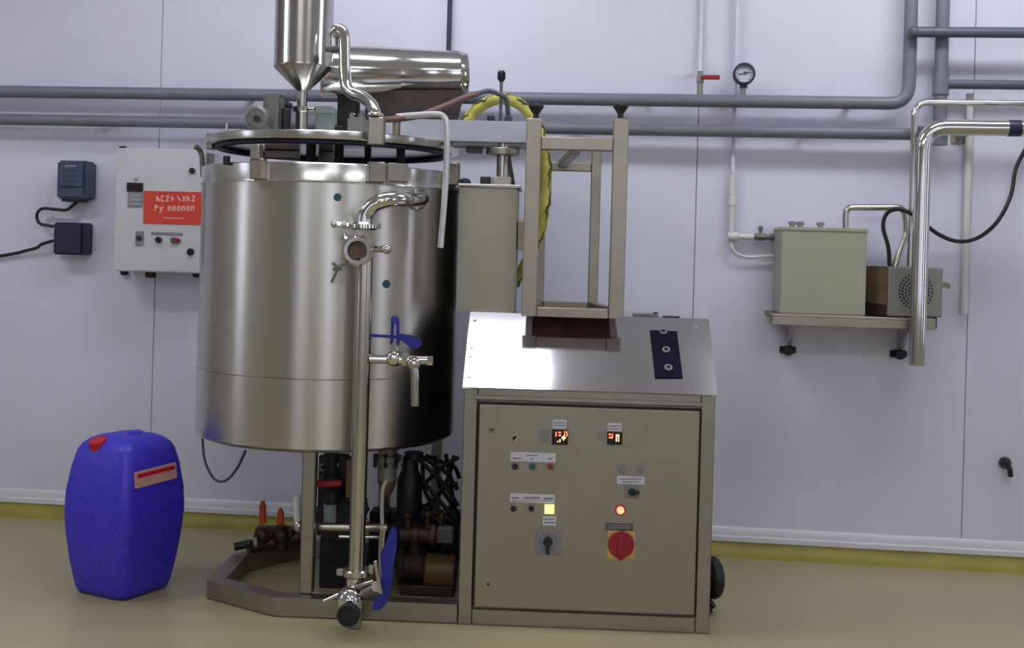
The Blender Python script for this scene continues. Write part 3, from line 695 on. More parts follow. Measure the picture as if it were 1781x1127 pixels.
b = B(); b.bar(q + V(26 * k, .01, .006), q + V(50 * k, -.004, .008), .022, .022, .006); b.ball(q + V(50 * k, -.004, .008), .017, 14); mk('clamp_bolt', b, 'chrome', st)
b = B(); b.bar(q + V(-20 * k, .01, 20 * k), q + V(-27 * k, .0, 24 * k), .018, .018, .004); mk('clamp_lug', b, 'chrome', st)
b = B(); b.bar(q + V(-18 * k, 0, -20 * k), q + V(-40 * k, -.015, -34 * k), .012, .010, .002); b.bar(q + V(-42 * k, -.015, -22 * k), q + V(-24 * k, -.012, -34 * k), .014, .010, .002); b.bar(q + V(-32 * k, -.015, -32 * k), q + V(-42 * k, -.02, -56 * k), .010, .008, .002); mk('wing_screw', b, 'cast_grey', st)
# middle sampling valve
vd = -.085
sv_ = thing('sampling_valve', 'small steel tap with blue lever branching off the standpipe', 'valve', M, M.p(690, 625, vd))
q0, q1 = M.p(643, 624, vd), M.p(744, 627, vd - .01)
b = B(); b.cyl(V(px0 + 13.5 * k, vd, q0.z), q1, 8 * k, seg=16); b.ball(M.p(685, 623, vd), 15 * k, 16); b.cyl(M.p(700, 625, vd), M.p(712, 625, vd), 12 * k, seg=6); mk('body', b, 'chrome', sv_)
b = B(); b.cyl(M.p(738, 627, vd), M.p(753, 627, vd), 9 * k, seg=6, bev=.002); mk('end_nut', b, 'chrome', sv_)
b = B(); b.tube([M.p(712, 627, vd - .01), M.p(718, 632, vd - .02), M.p(721, 645, vd - .022), M.p(722, 672, vd - .022), M.p(722, 706, vd - .022)], 7.5 * k, 12, 5); b.ball(M.p(720, 633, vd - .015), 13 * k, 12); mk('spout', b, 'chrome_soft', sv_)
b = B(); b.cyl(M.p(686, 612, vd), M.p(686, 596, vd), 6 * k, seg=12); mk('stem', b, 'chrome', sv_)
b = B()
b.bar(M.p(681, 600, vd), M.p(683, 558, vd), 5 * k, .014, .002, up=(0, 1, 0)); b.bar(M.p(692, 600, vd), M.p(692, 558, vd), 5 * k, .014, .002, up=(0, 1, 0)); b.cyl(M.p(687, 556, vd - .007), M.p(687, 556, vd + .007), 7.5 * k, seg=16, bev=.002); mk('upright_handle', b, 'lever_blue', sv_)
b = B(); b.bar(M.p(642, 583, vd), M.p(692, 586, vd), 5 * k, .012, .002, up=(0, 1, 0))
b.prism([M.p(692, 580, vd - .008), M.p(715, 583, vd - .008), M.p(731, 589, vd - .008), M.p(734, 599, vd - .008), M.p(727, 606, vd - .008), M.p(714, 605, vd - .008), M.p(700, 594, vd - .008), M.p(690, 589, vd - .008)], (0, .016, 0)); mk('lever', b, 'lever_blue', sv_)
# bottom outlet valve
od = -.12
ov = thing('outlet_valve', 'floor level steel outlet valve with long blue lever and black open end', 'valve', M, (M.p(612, 1090, od).x, od, 0))
q = M.p(624, 987, sd)
b = B(); b.ring((px0, sd, q.z - .03), (0, 0, 1), .01, 24 * k, .026, 28, .005); b.box((px0 - 34 * k, sd - .014, q.z - .028), (px0 - 20 * k, sd + .014, q.z - .004), .004); b.box((px0 + 20 * k, sd - .012, q.z - .02), (px0 + 30 * k, sd + .012, q.z + .012), .004); mk('clamp', b, 'chrome_soft', ov)
zq = q.z - .03
eo = M.p(606, 1070, -.22)
b = B(); b.tube([(px0 - .004, sd, zq), (px0 - .006, sd, zq - .03), M.p(617, 1030, sd - .005), M.p(611, 1050, -.12), M.p(607, 1064, -.16), V(eo.x, -.215, eo.z)], 15 * k, 16, 6); mk('elbow', b, 'chrome', ov)
b = B(); b.ball(M.p(609, 1043, -.115), 24 * k, 20); mk('valve_ball', b, 'chrome', ov)
b = B(); b.ring(V(eo.x, -.20, eo.z), (0, -1, 0), 15 * k, 19 * k, .03, 28, .003); b.cyl(V(eo.x, -.21, eo.z), V(eo.x, -.225, eo.z), 15.5 * k, seg=24); lab(mk('open_end', b, 'black_rubber', ov), 'black round open end')
b = B(); b.bar(M.p(563, 1046, od), M.p(612, 1024, od), 6 * k, .012, .002); b.bar(M.p(618, 1020, od), M.p(650, 1011, od), 6 * k, .012, .002); mk('tie_rod', b, 'chrome_soft', ov)
lp = [(683, 915), (690, 925), (690, 950), (684, 985), (680, 1020), (672, 1050), (660, 1062), (647, 1060), (650, 1046), (660, 1030), (664, 1000), (661, 965), (672, 940)]
b = B(); b.prism([M.p(x, y, -.165) for x, y in lp], (0, .018, 0)); lab(mk('lever', b, 'lever_blue', ov), 'long dark blue lever handle')
b = B(); b.bar(M.p(652, 975, -.175), M.p(663, 1033, -.175), 6 * k, .01, .002, up=(0, 1, 0)); mk('lever_rib', b, 'chrome_soft', ov)
b = B(); b.cyl(M.p(655, 1020, -.10), M.p(655, 1020, -.15), 9 * k, seg=12); b.cyl(M.p(620, 1036, -.10), M.p(656, 1020, -.12), 9 * k, seg=12); b.box((eo.x - .02, -.1, 0), (eo.x + .02, -.06, eo.z + .02), .003); mk('support', b, 'steel_frame', ov)

# ================================================================== pipework and pumps under the tank
pi = thing('manifold_pipe', 'horizontal steel pipe with raised end crossing under the tank', 'pipe', M, M.p(520, 917, .14))
kk = M.px(1, 590, 917, .14)
b = B(); b.tube([M.p(519, 915, .14), M.p(560, 916, .14), M.p(610, 917, .14), M.p(674, 918, .14)], 7.5 * kk, 14, 3); b.ball(M.p(520, 915, .14), 11 * kk, 14); mk('pipe', b, 'chrome_soft', pi)
b = B(); b.tube([M.p(519, 915, .14), M.p(517, 890, .14), M.p(516, 862, .14)], 6.5 * kk, 12, 2); mk('riser', b, 'pvc_white', pi)
b = B(); b.tube([M.p(665, 917, .14), M.p(664, 880, .14), M.p(666, 850, .14), M.p(672, 836, .15)], 3.5 * kk, 8, 4); mk('thin_tube', b, 'cable_white', pi)
b = B(); b.tube([M.p(667, 920, .12), M.p(664, 950, .12), M.p(664, 1005, .12), M.p(664, 1048, .12)], 7 * kk, 12, 2); mk('downpipe', b, 'chrome_soft', pi)
b = B(); b.tube([M.p(590, 933, .16), M.p(620, 934, .16), M.p(665, 934, .16)], 3.5 * kk, 8, 2); mk('thin_tube', b, 'chrome_soft', pi)
# drain valve under tank (red lever)
dv = thing('drain_valve', 'dark ball valve with red lever under the tank behind the leg', 'valve', M, M.p(575, 870, .25))
kk = M.px(1, 580, 850, .25)
b = B(); b.cyl(M.p(576, 788, .25), M.p(576, 876, .25), 12 * kk, seg=16); b.ball(M.p(576, 838, .25), 20 * kk, 16); b.box(*bx(M, 558, 602, 794, 822, .26, .33)); mk('body', b, 'motor_dark', dv)
b = B(); b.ring(M.p(563, 811, .26), (0, -1, 0), 3 * kk, 8 * kk, .02, 16, .002); b.cyl(M.p(585, 808, .26), M.p(585, 808, .24), 5 * kk, seg=10); mk('bolt', b, 'cast_grey', dv)
b = B(); b.bar(M.p(541, 842, .19), M.p(594, 840, .19), 10 * kk, .022, .004, up=(0, 1, 0)); b.bar(M.p(541, 842, .19), M.p(549, 842, .19), 15 * kk, .03, .004, up=(0, 1, 0)); b.cyl(M.p(576, 841, .19), M.p(576, 841, .25), 6 * kk, seg=10); lab(mk('lever', b, 'valve_red', dv), 'dark red lever handle')
b = B(); b.cyl(M.p(574, 876, .25), M.p(574, 910, .25), 11 * kk, seg=20); mk('sleeve', b, 'pale_green', dv)
b = B(); b.box(*bx(M, 602, 612, 800, 865, .24, .27)); mk('tag_plate', b, 'tan_motor', dv)
b = B(); b.box(*bx(M, 553, 614, 794, 932, .57, .60)); mk('dark_filler_plate', b, 'motor_dark', dv)  # black sheet added so the space behind the valve reads dark
# outlet flange below tank
ofl = thing('outlet_flange', 'pale grey flanged outlet with bolts below the tank centre', 'flange', M, (M.p(672, 840, .35).x, .35, M.p(672, 840, .35).z))
kk = M.px(1, 672, 810, .35); q = M.p(674, 800, .35)
b = B(); b.cyl((q.x, .35, q.z - .075), (q.x, .35, zbot - .01), 17 * kk, seg=24); b.cyl((q.x, .35, q.z - .005), (q.x, .35, q.z + .02), 24 * kk, seg=24, bev=.003); mk('neck', b, 'pump_grey', ofl)
b = B(); b.rev((q.x, .35, q.z - .075), (0, 0, -1), [(0, 0), (17 * kk, 0), (12 * kk, .04), (6 * kk, .06), (0, .06)], 20); mk('reducer', b, 'pump_brown', ofl)
for dx in (-18, 0, 18):
    b = B(); b.cyl((q.x + dx * kk, .35 - 21 * kk, q.z - .02), (q.x + dx * kk, .35 - 21 * kk, q.z + .03), 3.5 * kk, seg=8); mk('bolt', b, 'motor_dark', ofl)
# vertical circulation pump
vp = thing('circulation_pump', 'dark upright pump below the right of the tank', 'pump', M, (M.p(712, 900, .42).x, .42, M.p(712, 925, .42).z))
kk = M.px(1, 712, 860, .42); q = M.p(712, 860, .42); zq1 = M.p(712, 795, .42).z; zq0 = M.p(712, 925, .42).z
b = B(); b.rev((q.x, .42, zq0), (0, 0, 1), [(0, 0), (26 * kk, 0), (26 * kk, .02), (16 * kk, .04), (22 * kk, .08), (22 * kk, (zq1 - zq0) * .7), (14 * kk, (zq1 - zq0) * .85), (14 * kk, zq1 - zq0), (0, zq1 - zq0)], 24); mk('casing', b, 'motor_dark', vp)
b = B(); b.cyl((q.x - 34 * kk, .4, zq0 + .012), (q.x + 40 * kk, .4, zq0 + .012), 9 * kk, seg=14); mk('cross_pipe', b, 'rust', vp)
b = B(); b.cyl((q.x + 6 * kk, .42, zq1 - .004), (q.x + 6 * kk, .42, zq1 + .02), 17 * kk, seg=16, bev=.002); lab(mk('cap', b, 'navy_plastic', vp), 'dark violet cap')
# horizontal pump
hpu = thing('transfer_pump', 'tan and brown horizontal pump on the base frame behind the blue lever', 'pump', M, (M.p(740, 1040, .3).x, .35, 0))
q0, q1 = M.p(700, 985, .36), M.p(796, 1000, .36)
b = B(); b.cyl((q1.x - .125, .36, .085), (q1.x - .006, .36, .085), .062, seg=28, bev=.008); mk('motor', b, 'tan_motor', hpu)
b = B(); b.cyl((q0.x - .02, .36, .10), (q1.x - .125, .36, .10), .055, seg=24, bev=.006); b.cyl((q0.x - .012, .36, .10), (q0.x + .008, .36, .10), .075, seg=24, bev=.003); mk('pump_head', b, 'rust', hpu)
b = B(); b.box((q0.x, .30, .004), (q1.x - .01, .42, .04), .004); mk('pedestal', b, 'dark_bronze', hpu)
zp = M.p(740, 930, .33).z
b = B(); b.cyl((q0.x - .01, .33, zp), (q1.x - .01, .33, zp), .03, seg=18, bev=.003)
for u in (.25, .55, .8):
    xx = q0.x + (q1.x - q0.x) * u; b.cyl((xx - .012, .33, zp), (xx + .012, .33, zp), .042, seg=18, bev=.003)
mk('suction_pipe', b, 'pipe_rusty', hpu)
b = B(); b.cyl((q0.x + .05, .345, .14), (q0.x + .05, .335, zp - .02), .022, seg=14); mk('pressure_port', b, 'rust', hpu)
b = B(); b.box((q1.x - .075, .26, zp - .015), (q1.x - .012, .30, zp + .045), .006); mk('terminal_box', b, 'label_dark', hpu)
b = B()
for u, zz in ((.1, .05), (.45, .06), (.7, .05)):
    xx = q0.x + (q1.x - q0.x) * u; b = B(); b.cyl((xx, .32, zp + .02), (xx, .32, zp + zz + .02), .010, seg=10); b.ball((xx, .32, zp + zz + .02), .014, 10); mk('drain_cock', b, 'brass_dark', hpu)
# black block added behind the pumps to darken the gap under the tank
dark_blk = thing('dark_filler_block', 'black block added behind the pumps to darken the space under the tank', 'dark filler', M, (M.p(720, 960, .68).x, .74, 0))
h0, h1 = M.p(640, 960, .68).x, M.p(797, 960, .68).x; hz = M.p(720, 893, .68).z
for i in range(9):
    a = h0 + (h1 - h0) * i / 9; b = B(); b.box((a + .001, .68 - .006 * (i % 2), .02), (a + (h1 - h0) / 9 - .001, .79, hz), .004); mk('plate', b, 'motor_dark', dark_blk)
b = B(); b.box((h0 - .01, .69, 0), (h1 - .004, .78, .02), .003); mk('foot', b, 'black_rubber', dark_blk)

# dark gear pump left
gp_ = thing('drive_motor', 'black finned motor under the tank between leg and standpipe', 'motor', M, (M.p(592, 1000, .42).x, .42, 0))
q = M.p(592, 970, .42)
b = B(); b.cyl((q.x, .32, .27), (q.x, .55, .27), .085, seg=28, bev=.008); mk('motor_body', b, 'motor_dark', gp_)
for i in range(14):
    a = i * 2 * math.pi / 14; b = B(); b.bar((q.x + .085 * math.cos(a), .34, .27 + .085 * math.sin(a)), (q.x + .085 * math.cos(a), .54, .27 + .085 * math.sin(a)), .004, .016, 0, up=(math.cos(a), 0, math.sin(a))); mk('fin', b, 'motor_dark', gp_)
b = B(); b.box((q.x - .07, .36, .0), (q.x + .07, .52, .20), .006); mk('foot', b, 'motor_dark', gp_)
# manifold with orange handles
mf = thing('valve_manifold', 'dark brass manifold with two orange handles on the base frame', 'manifold', M, M.p(470, 950, .62))
kk = M.px(1, 470, 930, .62)
b = B(); b.tube([M.p(432, 952, .58), M.p(462, 945, .62), M.p(495, 938, .64), M.p(535, 930, .66)], 12 * kk, 12, 4)
for x, y in ((458, 930), (490, 928)):
    b.cyl(M.p(x, y + 28, .62), M.p(x, y - 14, .62), 11 * kk, seg=12, bev=.003); b.ball(M.p(x, y + 2, .62), 17 * kk, 12)
b.box(*bx(M, 444, 508, 920, 934, .60, .66)); mk('body', b, 'brass_dark', mf)
for x, y0, y1 in ((457, 871, 911), (488, 884, 913)):
    b = B(); b.bar(M.p(x, y1, .60), M.p(x, y0 + 6, .60), 11 * kk, .018, .003, up=(0, 1, 0)); b.cyl(M.p(x, y0 + 8, .60), M.p(x, y0, .60), 5.5 * kk, 3 * kk, seg=12); mk('handle', b, 'valve_orange', mf)
b = B(); b.cyl(M.p(408, 951, .55), M.p(436, 945, .56), 7 * kk, seg=12); mk('spout', b, 'motor_dark', mf)
b = B(); b.cyl(M.p(440, 944, .565), M.p(447, 943, .57), 9 * kk, seg=12); mk('collar', b, 'label_grey', mf)
b = B(); b.box((M.p(470, 950, .64).x - .06, .62, .068), (M.p(470, 950, .64).x + .06, .66, M.p(470, 948, .62).z), .004); mk('stand', b, 'motor_dark', mf)
# black cables behind
cs = [[(705, 800), (730, 830), (762, 868), (795, 905)], [(722, 792), (745, 815), (770, 840), (797, 880)], [(735, 800), (738, 850), (760, 885), (790, 910)], [(798, 795), (770, 812), (742, 838), (722, 860)], [(775, 790), (783, 830), (786, 870), (776, 905)], [(796, 840), (770, 850), (750, 880), (735, 905)], [(728, 790), (752, 806), (776, 822), (796, 852)]]
cs += [[(700, 806), (716, 850), (745, 893), (780, 918)], [(790, 792), (776, 840), (752, 872), (716, 890)], [(756, 792), (764, 842), (792, 886), (800, 912)], [(740, 792), (766, 802), (790, 812), (799, 832)]]
lb_ = ['leftmost in the tangle', 'crossing from the upper left in the tangle', 'dropping straight beside the dark pump', 'slanting down to the left in the tangle', 'hanging upright next to the console', 'lowest, running left from the console edge', 'uppermost short loop in the tangle', 'sagging along the foot of the dark pump', 'arching from the top right to the dark pump', 'in the middle, ending at the console foot', 'flattest, just below the tank edge']
for i, c in enumerate(cs):
    d = .475 + .0185 * i; pts = [M.p(x, y, d) for j, (x, y) in enumerate(c)]
    b = B(); b.tube(pts, .0085, 8, 6); tag(mk('power_cable', b, 'black_rubber', None, M, pts[-1]), 'black cable under the tank, ' + lb_[i], 'cable', 'black cables between tank and console')
hc_ = [M.p(352, 762, .55), M.p(356, 800, .54), M.p(372, 832, .52), M.p(392, 836, .50), M.p(412, 815, .47), M.p(427, 784, .42)]
b = B(); b.tube(hc_, .0055, 8, 6); tag(mk('loose_cable', b, 'cable_grey', None, M, hc_[2]), 'thin grey cable hanging in a loop from the left tank bottom', 'cable')

# ================================================================== blue drum
dq = M.pz(178, 1046, 0); dc = M.world(dq)
FD_ = Frame(dc.x + .02, dc.y + .16, math.radians(-27))
dr = thing('blue_drum', 'deep blue plastic drum with red cap on the floor', 'drum', FD_, (0, 0, 0))
HD = .585
def sect(hw, rc, z, n=6):
    out = []
    for qd in range(4):
        cx_, cy2 = [(1, 1), (-1, 1), (-1, -1), (1, -1)][qd]
        for i in range(n + 1):
            a = math.pi / 2 * (qd + i / n); out.append(V(cx_ * (hw - rc) + rc * math.cos(a), cy2 * (hw - rc) + rc * math.sin(a), z))
    return out
prof = [(.112, .0), (.124, .006), (.132, .03), (.147, .12), (.158, .22), (.163, .30), (.160, .38), (.148, .47), (.134, .53), (.124, .55), (.104, .570), (.078, .581), (.05, HD)]
b = B(); rings = []
for hw, z in prof: rings.append([b.bm.verts.new(p) for p in sect(hw, min(hw * .42, .04), z)])
for i in range(len(rings) - 1):
    n = len(rings[0])
    for j in range(n): b.bm.faces.new([rings[i][j], rings[i][(j + 1) % n], rings[i + 1][(j + 1) % n], rings[i + 1][j]])
b.bm.faces.new(rings[0][::-1]); b.bm.faces.new(rings[-1])
mk('shell', b, 'drum_blue', dr, smooth=60)
b = B(); cn = V(0, -.34, .94).normalized(); cc = V(-.030, -.108, .556)
b.cyl(cc - cn * .02, cc + cn * .018, .034, .031, seg=24, bev=.003)
for i in range(16):
    a = i * math.pi / 8; _, x_, y_ = basis(cn); e = x_ * math.cos(a) + y_ * math.sin(a); b.bar(cc - cn * .004 + e * .033, cc + cn * .012 + e * .032, .005, .004, 0, up=e)
lab(mk('screw_cap', b, 'drum_cap', dr), 'ribbed red screw cap')
b = B(); b.prism([V(.1560, -.110, .412), V(.1560, .10, .418), V(.1470, .10, .476), V(.1470, -.110, .470)], (.004, 0, 0)); o = lab(mk('label', b, 'drum_label', dr), 'pinkish paper label')
b = B(); b.prism([V(.1535, -.095, .448), V(.1535, .09, .453), V(.1515, .09, .466), V(.1515, -.095, .461)], (.0035, 0, 0)); mk('print_band', b, 'drum_cap', o)
b = B(); b.rev((0.02, 0.02, HD - .006), (0, 0, 1), [(0, 0), (.03, 0), (.03, .010), (.024, .014), (0, .014)], 20); mk('vent_cap', b, 'drum_blue', dr)

# ================================================================== left wall boxes
def wbox(x0, x1, y0, y1, d0, d1): return bx(W, x0, x1, y0, y1, d0, d1)
inv = thing('inverter_unit', 'slate blue drive unit high on the wall at the left', 'wall box', W, (W.p(124, 312, 0).x, 0, W.p(124, 345, 0).z))
c0, c1 = wbox(98, 149, 279, 346, -.11, 0); b = B(); b.box(c0, c1, .010, 2); mk('casing', b, 'slate_plastic', inv)
b = B(); b.box((c0[0] + .012, -.118, c0[2] + .055), (c1[0] - .012, -.11, c1[2] - .012), .003); mk('front_cover', b, 'slate_plastic', inv)
b = B(); b.box((c0[0] + .045, -.1195, c1[2] - .03), (c1[0] - .045, -.118, c1[2] - .022)); mk('badge', b, 'label_grey', inv)
b = B()
for i in range(4): b.box((c0[0] + .03, -.1190, c1[2] - .055 - i * .022), (c1[0] - .04, -.118, c1[2] - .049 - i * .022))
mk('print_lines', b, 'slate_dark', inv)
b = B(); b.box((c0[0] + .02, -.10, c0[2] - .012), (c1[0] - .03, -.02, c0[2]), .003); mk('cable_entry', b, 'black_plastic', inv)
jn = thing('terminal_box', 'square navy junction box with cable glands below the drive unit', 'wall box', W, (W.p(118, 415, 0).x, 0, W.p(118, 444, 0).z))
e0, e1 = wbox(93, 144, 387, 443, -.10, 0); b = B(); b.box(e0, e1, .006, 2); mk('casing', b, 'navy_plastic', jn)
b = B(); b.box((e0[0] + .006, -.112, e0[2] + .006), (e1[0] - .006, -.10, e1[2] - .006), .004); mk('cover', b, 'navy_plastic', jn)
gl = []
for i in range(4):
    z = e1[2] - .02 - i * .032; b = B(); b.cyl((e0[0], -.05, z), (e0[0] - .022, -.05, z), .012, seg=12, bev=.003); mk('cable_gland', b, 'black_plastic' if i else 'btn_green', jn); gl.append(V(e0[0] - .02, -.05, z))
pts = [V((c0[0] + c1[0]) / 2 + .01, -.06, c0[2] - .008), W.p(126, 358, -.06), W.p(115, 365, -.06), W.p(95, 364, -.06), W.p(73, 363, -.06), W.p(64, 374, -.06), W.p(70, 389, -.055), gl[0]]
b = B(); b.tube(pts, .0075, 8, 6); tag(mk('link_cable', b, 'black_rubber', None, W, pts[-1]), 'black cable looping between the drive unit and navy box', 'cable')
pts = [gl[2], W.p(72, 425, -.05), W.p(64, 431, -.04), W.p(45, 436, -.03), W.p(25, 441, -.02), W.p(-30, 450, -.02)]
b = B(); b.tube(pts, .0075, 8, 6); tag(mk('supply_cable', b, 'black_rubber', None, W, pts[-1]), 'black cable running left from the navy box out of view', 'cable')
# white control cabinet
wc = thing('wall_cabinet', 'white wall control cabinet with red sign left of the tank', 'cabinet', W, (W.p(275, 460, 0).x, 0, W.p(275, 472, 0).z))
fd_ = -.19
a0, a1 = wbox(200, 351, 259, 473, fd_, 0); b = B(); b.box((a0[0], fd_ + .022, a0[2]), a1, .004); mk('casing', b, 'cabinet_white', wc)
b = B(); b.box((a0[0] - .002, fd_, a0[2] - .002), (a1[0] + .002, fd_ + .02, a1[2] + .002), .006, 2); cd = mk('door', b, 'cabinet_white', wc)
def wplate(x0, y0, x1, y1, m, name, h=.004, fd=fd_, parent=cd):
    a, c = bx(W, x0, x1, y0, y1, fd, fd); b = B(); b.box((a[0], fd - h, a[2]), (c[0], fd, c[2]), .0008); return mk(name, b, m, parent)
for x, y, r in ((335, 297, .013), (332, 438, .016)):
    p = W.p(x, y, fd_); b = B(); b.cyl(p, p + V(0, -.014, 0), r, seg=16, bev=.003); mk('door_lock', b, 'black_plastic', cd)
wplate(222, 318, 249, 333, 'black_plastic', 'display', .010)
wplate(223, 334, 249, 360, 'label_grey', 'keypad', .006)
b = B(); a, c = bx(W, 226, 246, 338, 357, fd_ - .006, fd_)
for i in range(3): b.box((a[0], fd_ - .0075, a[2] + i * .019), (c[0], fd_ - .006, a[2] + .012 + i * .019))
mk('keys', b, 'print_light', cd)
p = W.p(237, 312, fd_); b = B(); b.cyl(p, p + V(0, -.004, 0), .008, seg=12); mk('hook', b, 'label_grey', cd)
sg = lab(wplate(250, 333, 350, 390, 'sign_red', 'warning_sign', .003, parent=wc), 'red sign with two blurred lines of pale lettering')
b = B(); fs = fd_ - .003
def stroke(x0, y0, x1, y1, wd=2.0):
    p0, p1 = W.p(x0, y0, fs), W.p(x1, y1, fs); b.bar(p0 + V(0, -.0006, 0), p1 + V(0, -.0006, 0), wd * W.px(1, 300, 350, fs), .0012, 0, up=(0, 1, 0))
for x, kind in ((273, 0), (281, 1), (289, 2), (299, 3), (309, 4), (318, 5), (326, 0), (334, 2)):
    if kind in (0, 1, 3): stroke(x, 341, x, 350)
    if kind in (0, 4): stroke(x, 341, x + 5, 350)
    if kind in (1, 2): stroke(x, 341, x + 5, 341); stroke(x, 350, x + 5, 350)
    if kind in (2, 5): stroke(x + 5, 341, x, 350)
    if kind == 3: stroke(x, 345, x + 4, 345)
    if kind == 5: stroke(x, 341, x + 5, 350)
for x, kind in ((270, 0), (278, 1), (293, 2), (301, 3), (309, 3), (317, 2), (325, 3), (333, 2)):
    if kind == 0: stroke(x, 356, x, 367); stroke(x, 357, x + 5, 359); stroke(x + 5, 359, x, 362)
    if kind == 1: stroke(x, 359, x + 3, 366); stroke(x + 6, 359, x, 370)
    if kind == 2: stroke(x, 359, x, 367); stroke(x, 359, x + 4, 359); stroke(x + 4, 359, x + 4, 366)
    if kind == 3: stroke(x, 359, x + 4, 359); stroke(x, 366, x + 4, 366); stroke(x, 359, x, 366); stroke(x + 4, 359, x + 4, 366)
mk('lettering', b, 'sign_print', sg)['kind'] = 'stuff'
b = B(); stroke(284, 379, 320, 380, 1.3); mk('lettering', b, 'sign_print', sg)
wplate(236, 402, 250, 427, 'label_grey', 'switch_plate', .004)
p = W.p(243, 414, fd_); b = B(); b.cyl(p, p + V(0, -.018, 0), .012, seg=14, bev=.002); mk('selector', b, 'slate_dark', cd)
wplate(263, 404, 318, 409, 'label_grey', 'label', .003)
p = W.p(277, 417, fd_); b = B(); b.cyl(p, p + V(0, -.018, 0), .014, seg=16, bev=.003); mk('push_button', b, 'black_plastic', cd)
p = W.p(303, 418, fd_); b = B(); b.cyl(p, p + V(0, -.014, 0), .014, seg=16, bev=.003); mk('push_button', b, 'label_dark', cd)
p = W.p(310, 418, fd_); b = B(); b.cyl(p, p + V(0, -.018, 0), .012, seg=16, bev=.003); mk('push_button', b, 'btn_red', cd)
for x, y in ((213, 248), (343, 254), (215, 478), (341, 482)):
    p = W.p(x, y, -.02); up = 1 if y < 300 else -1; ze = a1[2] if up > 0 else a0[2]
    b = B(); b.box((p.x - .016, -.03, min(ze, ze + up * .024)), (p.x + .016, 0, max(ze, ze + up * .024)), .006); mk('mounting_lug', b, 'motor_dark', wc)
p = W.p(262, 480, -.09); b = B(); b.cyl((p.x, -.09, a0[2]), (p.x, -.09, a0[2] - .03), .024, seg=14, bev=.004); mk('cable_gland', b, 'brass_dark', wc)
p = W.p(351, 290, -.1); b = B(); b.box((a1[0] + .002, -.15, p.z - .05), (a1[0] + .022, -.11, p.z + .06), .004); mk('hinge', b, 'cast_grey', wc)

# ================================================================== wall pipes
def pipe(name, label, pts, r, m, d, n=1, cat='pipe', group=None, seg=14):
    P = [W.p(x, y, d) if len(q) == 2 else W.p(x, y, q[2]) for q in pts for x, y in [q[:2]]]
    t = thing(name, label, cat, W, P[0], group); b = B(); b.tube(P, r, seg, n); mk('pipe', b, m, t); return t, P
def elbow_path(a, c, e, r, n=8):
    """straight a->c->e with a rounded corner of radius r at c"""
    a, c, e = Vector(a), Vector(c), Vector(e); d1 = (a - c).normalized(); d2 = (e - c).normalized()
    s_, t_ = c + d1 * r, c + d2 * r; out = [a]
    for i in range(n + 1):
        u = i / n; out.append(s_ * (1 - u) ** 2 + c * 2 * u * (1 - u) + t_ * u * u)
    return out + [e]
def clipf(t, p, r, axis):
    b = B(); p = Vector(p)
    b.ring(p - Vector(axis) * .012, axis, r * .98, r + .006, .024, 16, .002); b.box((p.x - .012 * (1 if not axis[0] else 1), p.y + r, p.z - .012), (p.x + .012, 0, p.z + .012), .002); mk('pipe_clip', b, 'pvc_dark', t)
r1 = W.px(11, 900, 170, -.09)
zA = W.p(900, 171, -.09).z; zB = W.p(900, 222, -.09).z
xa = W.p(-60, 160, -.09).x; xcorner = W.p(1581, 150, -.09).x; xv2 = W.p(1637, 120, -.09).x
t = thing('service_pipe', 'upper grey wall pipe turning upwards at the right end', 'pipe', W, (0, -.09, zA))
b = B(); b.tube(elbow_path((xa, -.09, zA), (xcorner, -.09, zA), (xcorner, -.09, CEIL - .02), .085), r1, 16, 1); mk('pipe', b, 'pvc_grey', t)
for x in (430, 1120, 1480):
    q = W.p(x, 170, -.09); b = B(); b.box((q.x - .012, -.09, zA - .01), (q.x + .012, 0, zA + .01), .002); mk('pipe_clip', b, 'pvc_dark', t)
t = thing('service_pipe', 'lower grey wall pipe running straight behind the tank', 'pipe', W, (0, -.09, zB))
b = B(); b.tube([(xa, -.09, zB), (W.p(1600, 225, -.09).x, -.09, zB)], r1 * .95, 16, 1); mk('pipe', b, 'pvc_grey', t)
b = B(); q = W.p(1590, 225, -.09); b.tube([(q.x + .01, -.09, zB), (xv2 - r1, -.09, zB)], r1 * 1.25, 16, 1); mk('socket', b, 'pvc_grey', t)
for x in (180, 1000, 1400):
    q = W.p(x, 222, -.09); b = B(); b.box((q.x - .012, -.09, zB - .01), (q.x + .012, 0, zB + .01), .002); mk('pipe_clip', b, 'pvc_dark', t)
t = thing('riser_pipe', 'upright grey pipe near the right edge behind the chrome bend', 'pipe', W, (xv2, -.09, zB - .05))
b = B(); b.tube([(xv2, -.09, zB - .045), (xv2, -.09, CEIL - .02)], r1, 16, 1); mk('pipe', b, 'pvc_grey', t)
b = B(); q = W.p(1640, 147, -.09); b.tube([(xv2 - .0, -.09, q.z - .045), (xv2, -.09, q.z + .045)], r1 * 1.22, 16, 1); mk('tee', b, 'pvc_grey', t)
b = B(); b.tube([(xv2, -.09, zB - .046), (xv2, -.09, zB + .046)], r1 * 1.22, 16, 1); mk('tee', b, 'pvc_grey', t)
z60 = W.p(1670, 61, -.09).z; z147 = W.p(1700, 147, -.09).z; xe = W.p(1830, 60, -.09).x
t = thing('branch_pipe', 'dark grey branch pipe leaving the right frame edge at the top', 'pipe', W, (xe, -.15, z60))
b = B(); b.tube([(xcorner, -.15, z60), (xe, -.15, z60)], r1 * .8, 14, 1); mk('pipe', b, 'pvc_dark', t)
b = B(); b.tube([(xcorner, -.09, z60), (xcorner, -.15, z60)], r1 * .8, 14, 1); b.ball((xcorner, -.15, z60), r1 * .95, 12); mk('knee', b, 'pvc_dark', t)
t = thing('branch_pipe', 'grey branch pipe leaving the upright pipe to the right', 'pipe', W, (xe, -.09, z147))
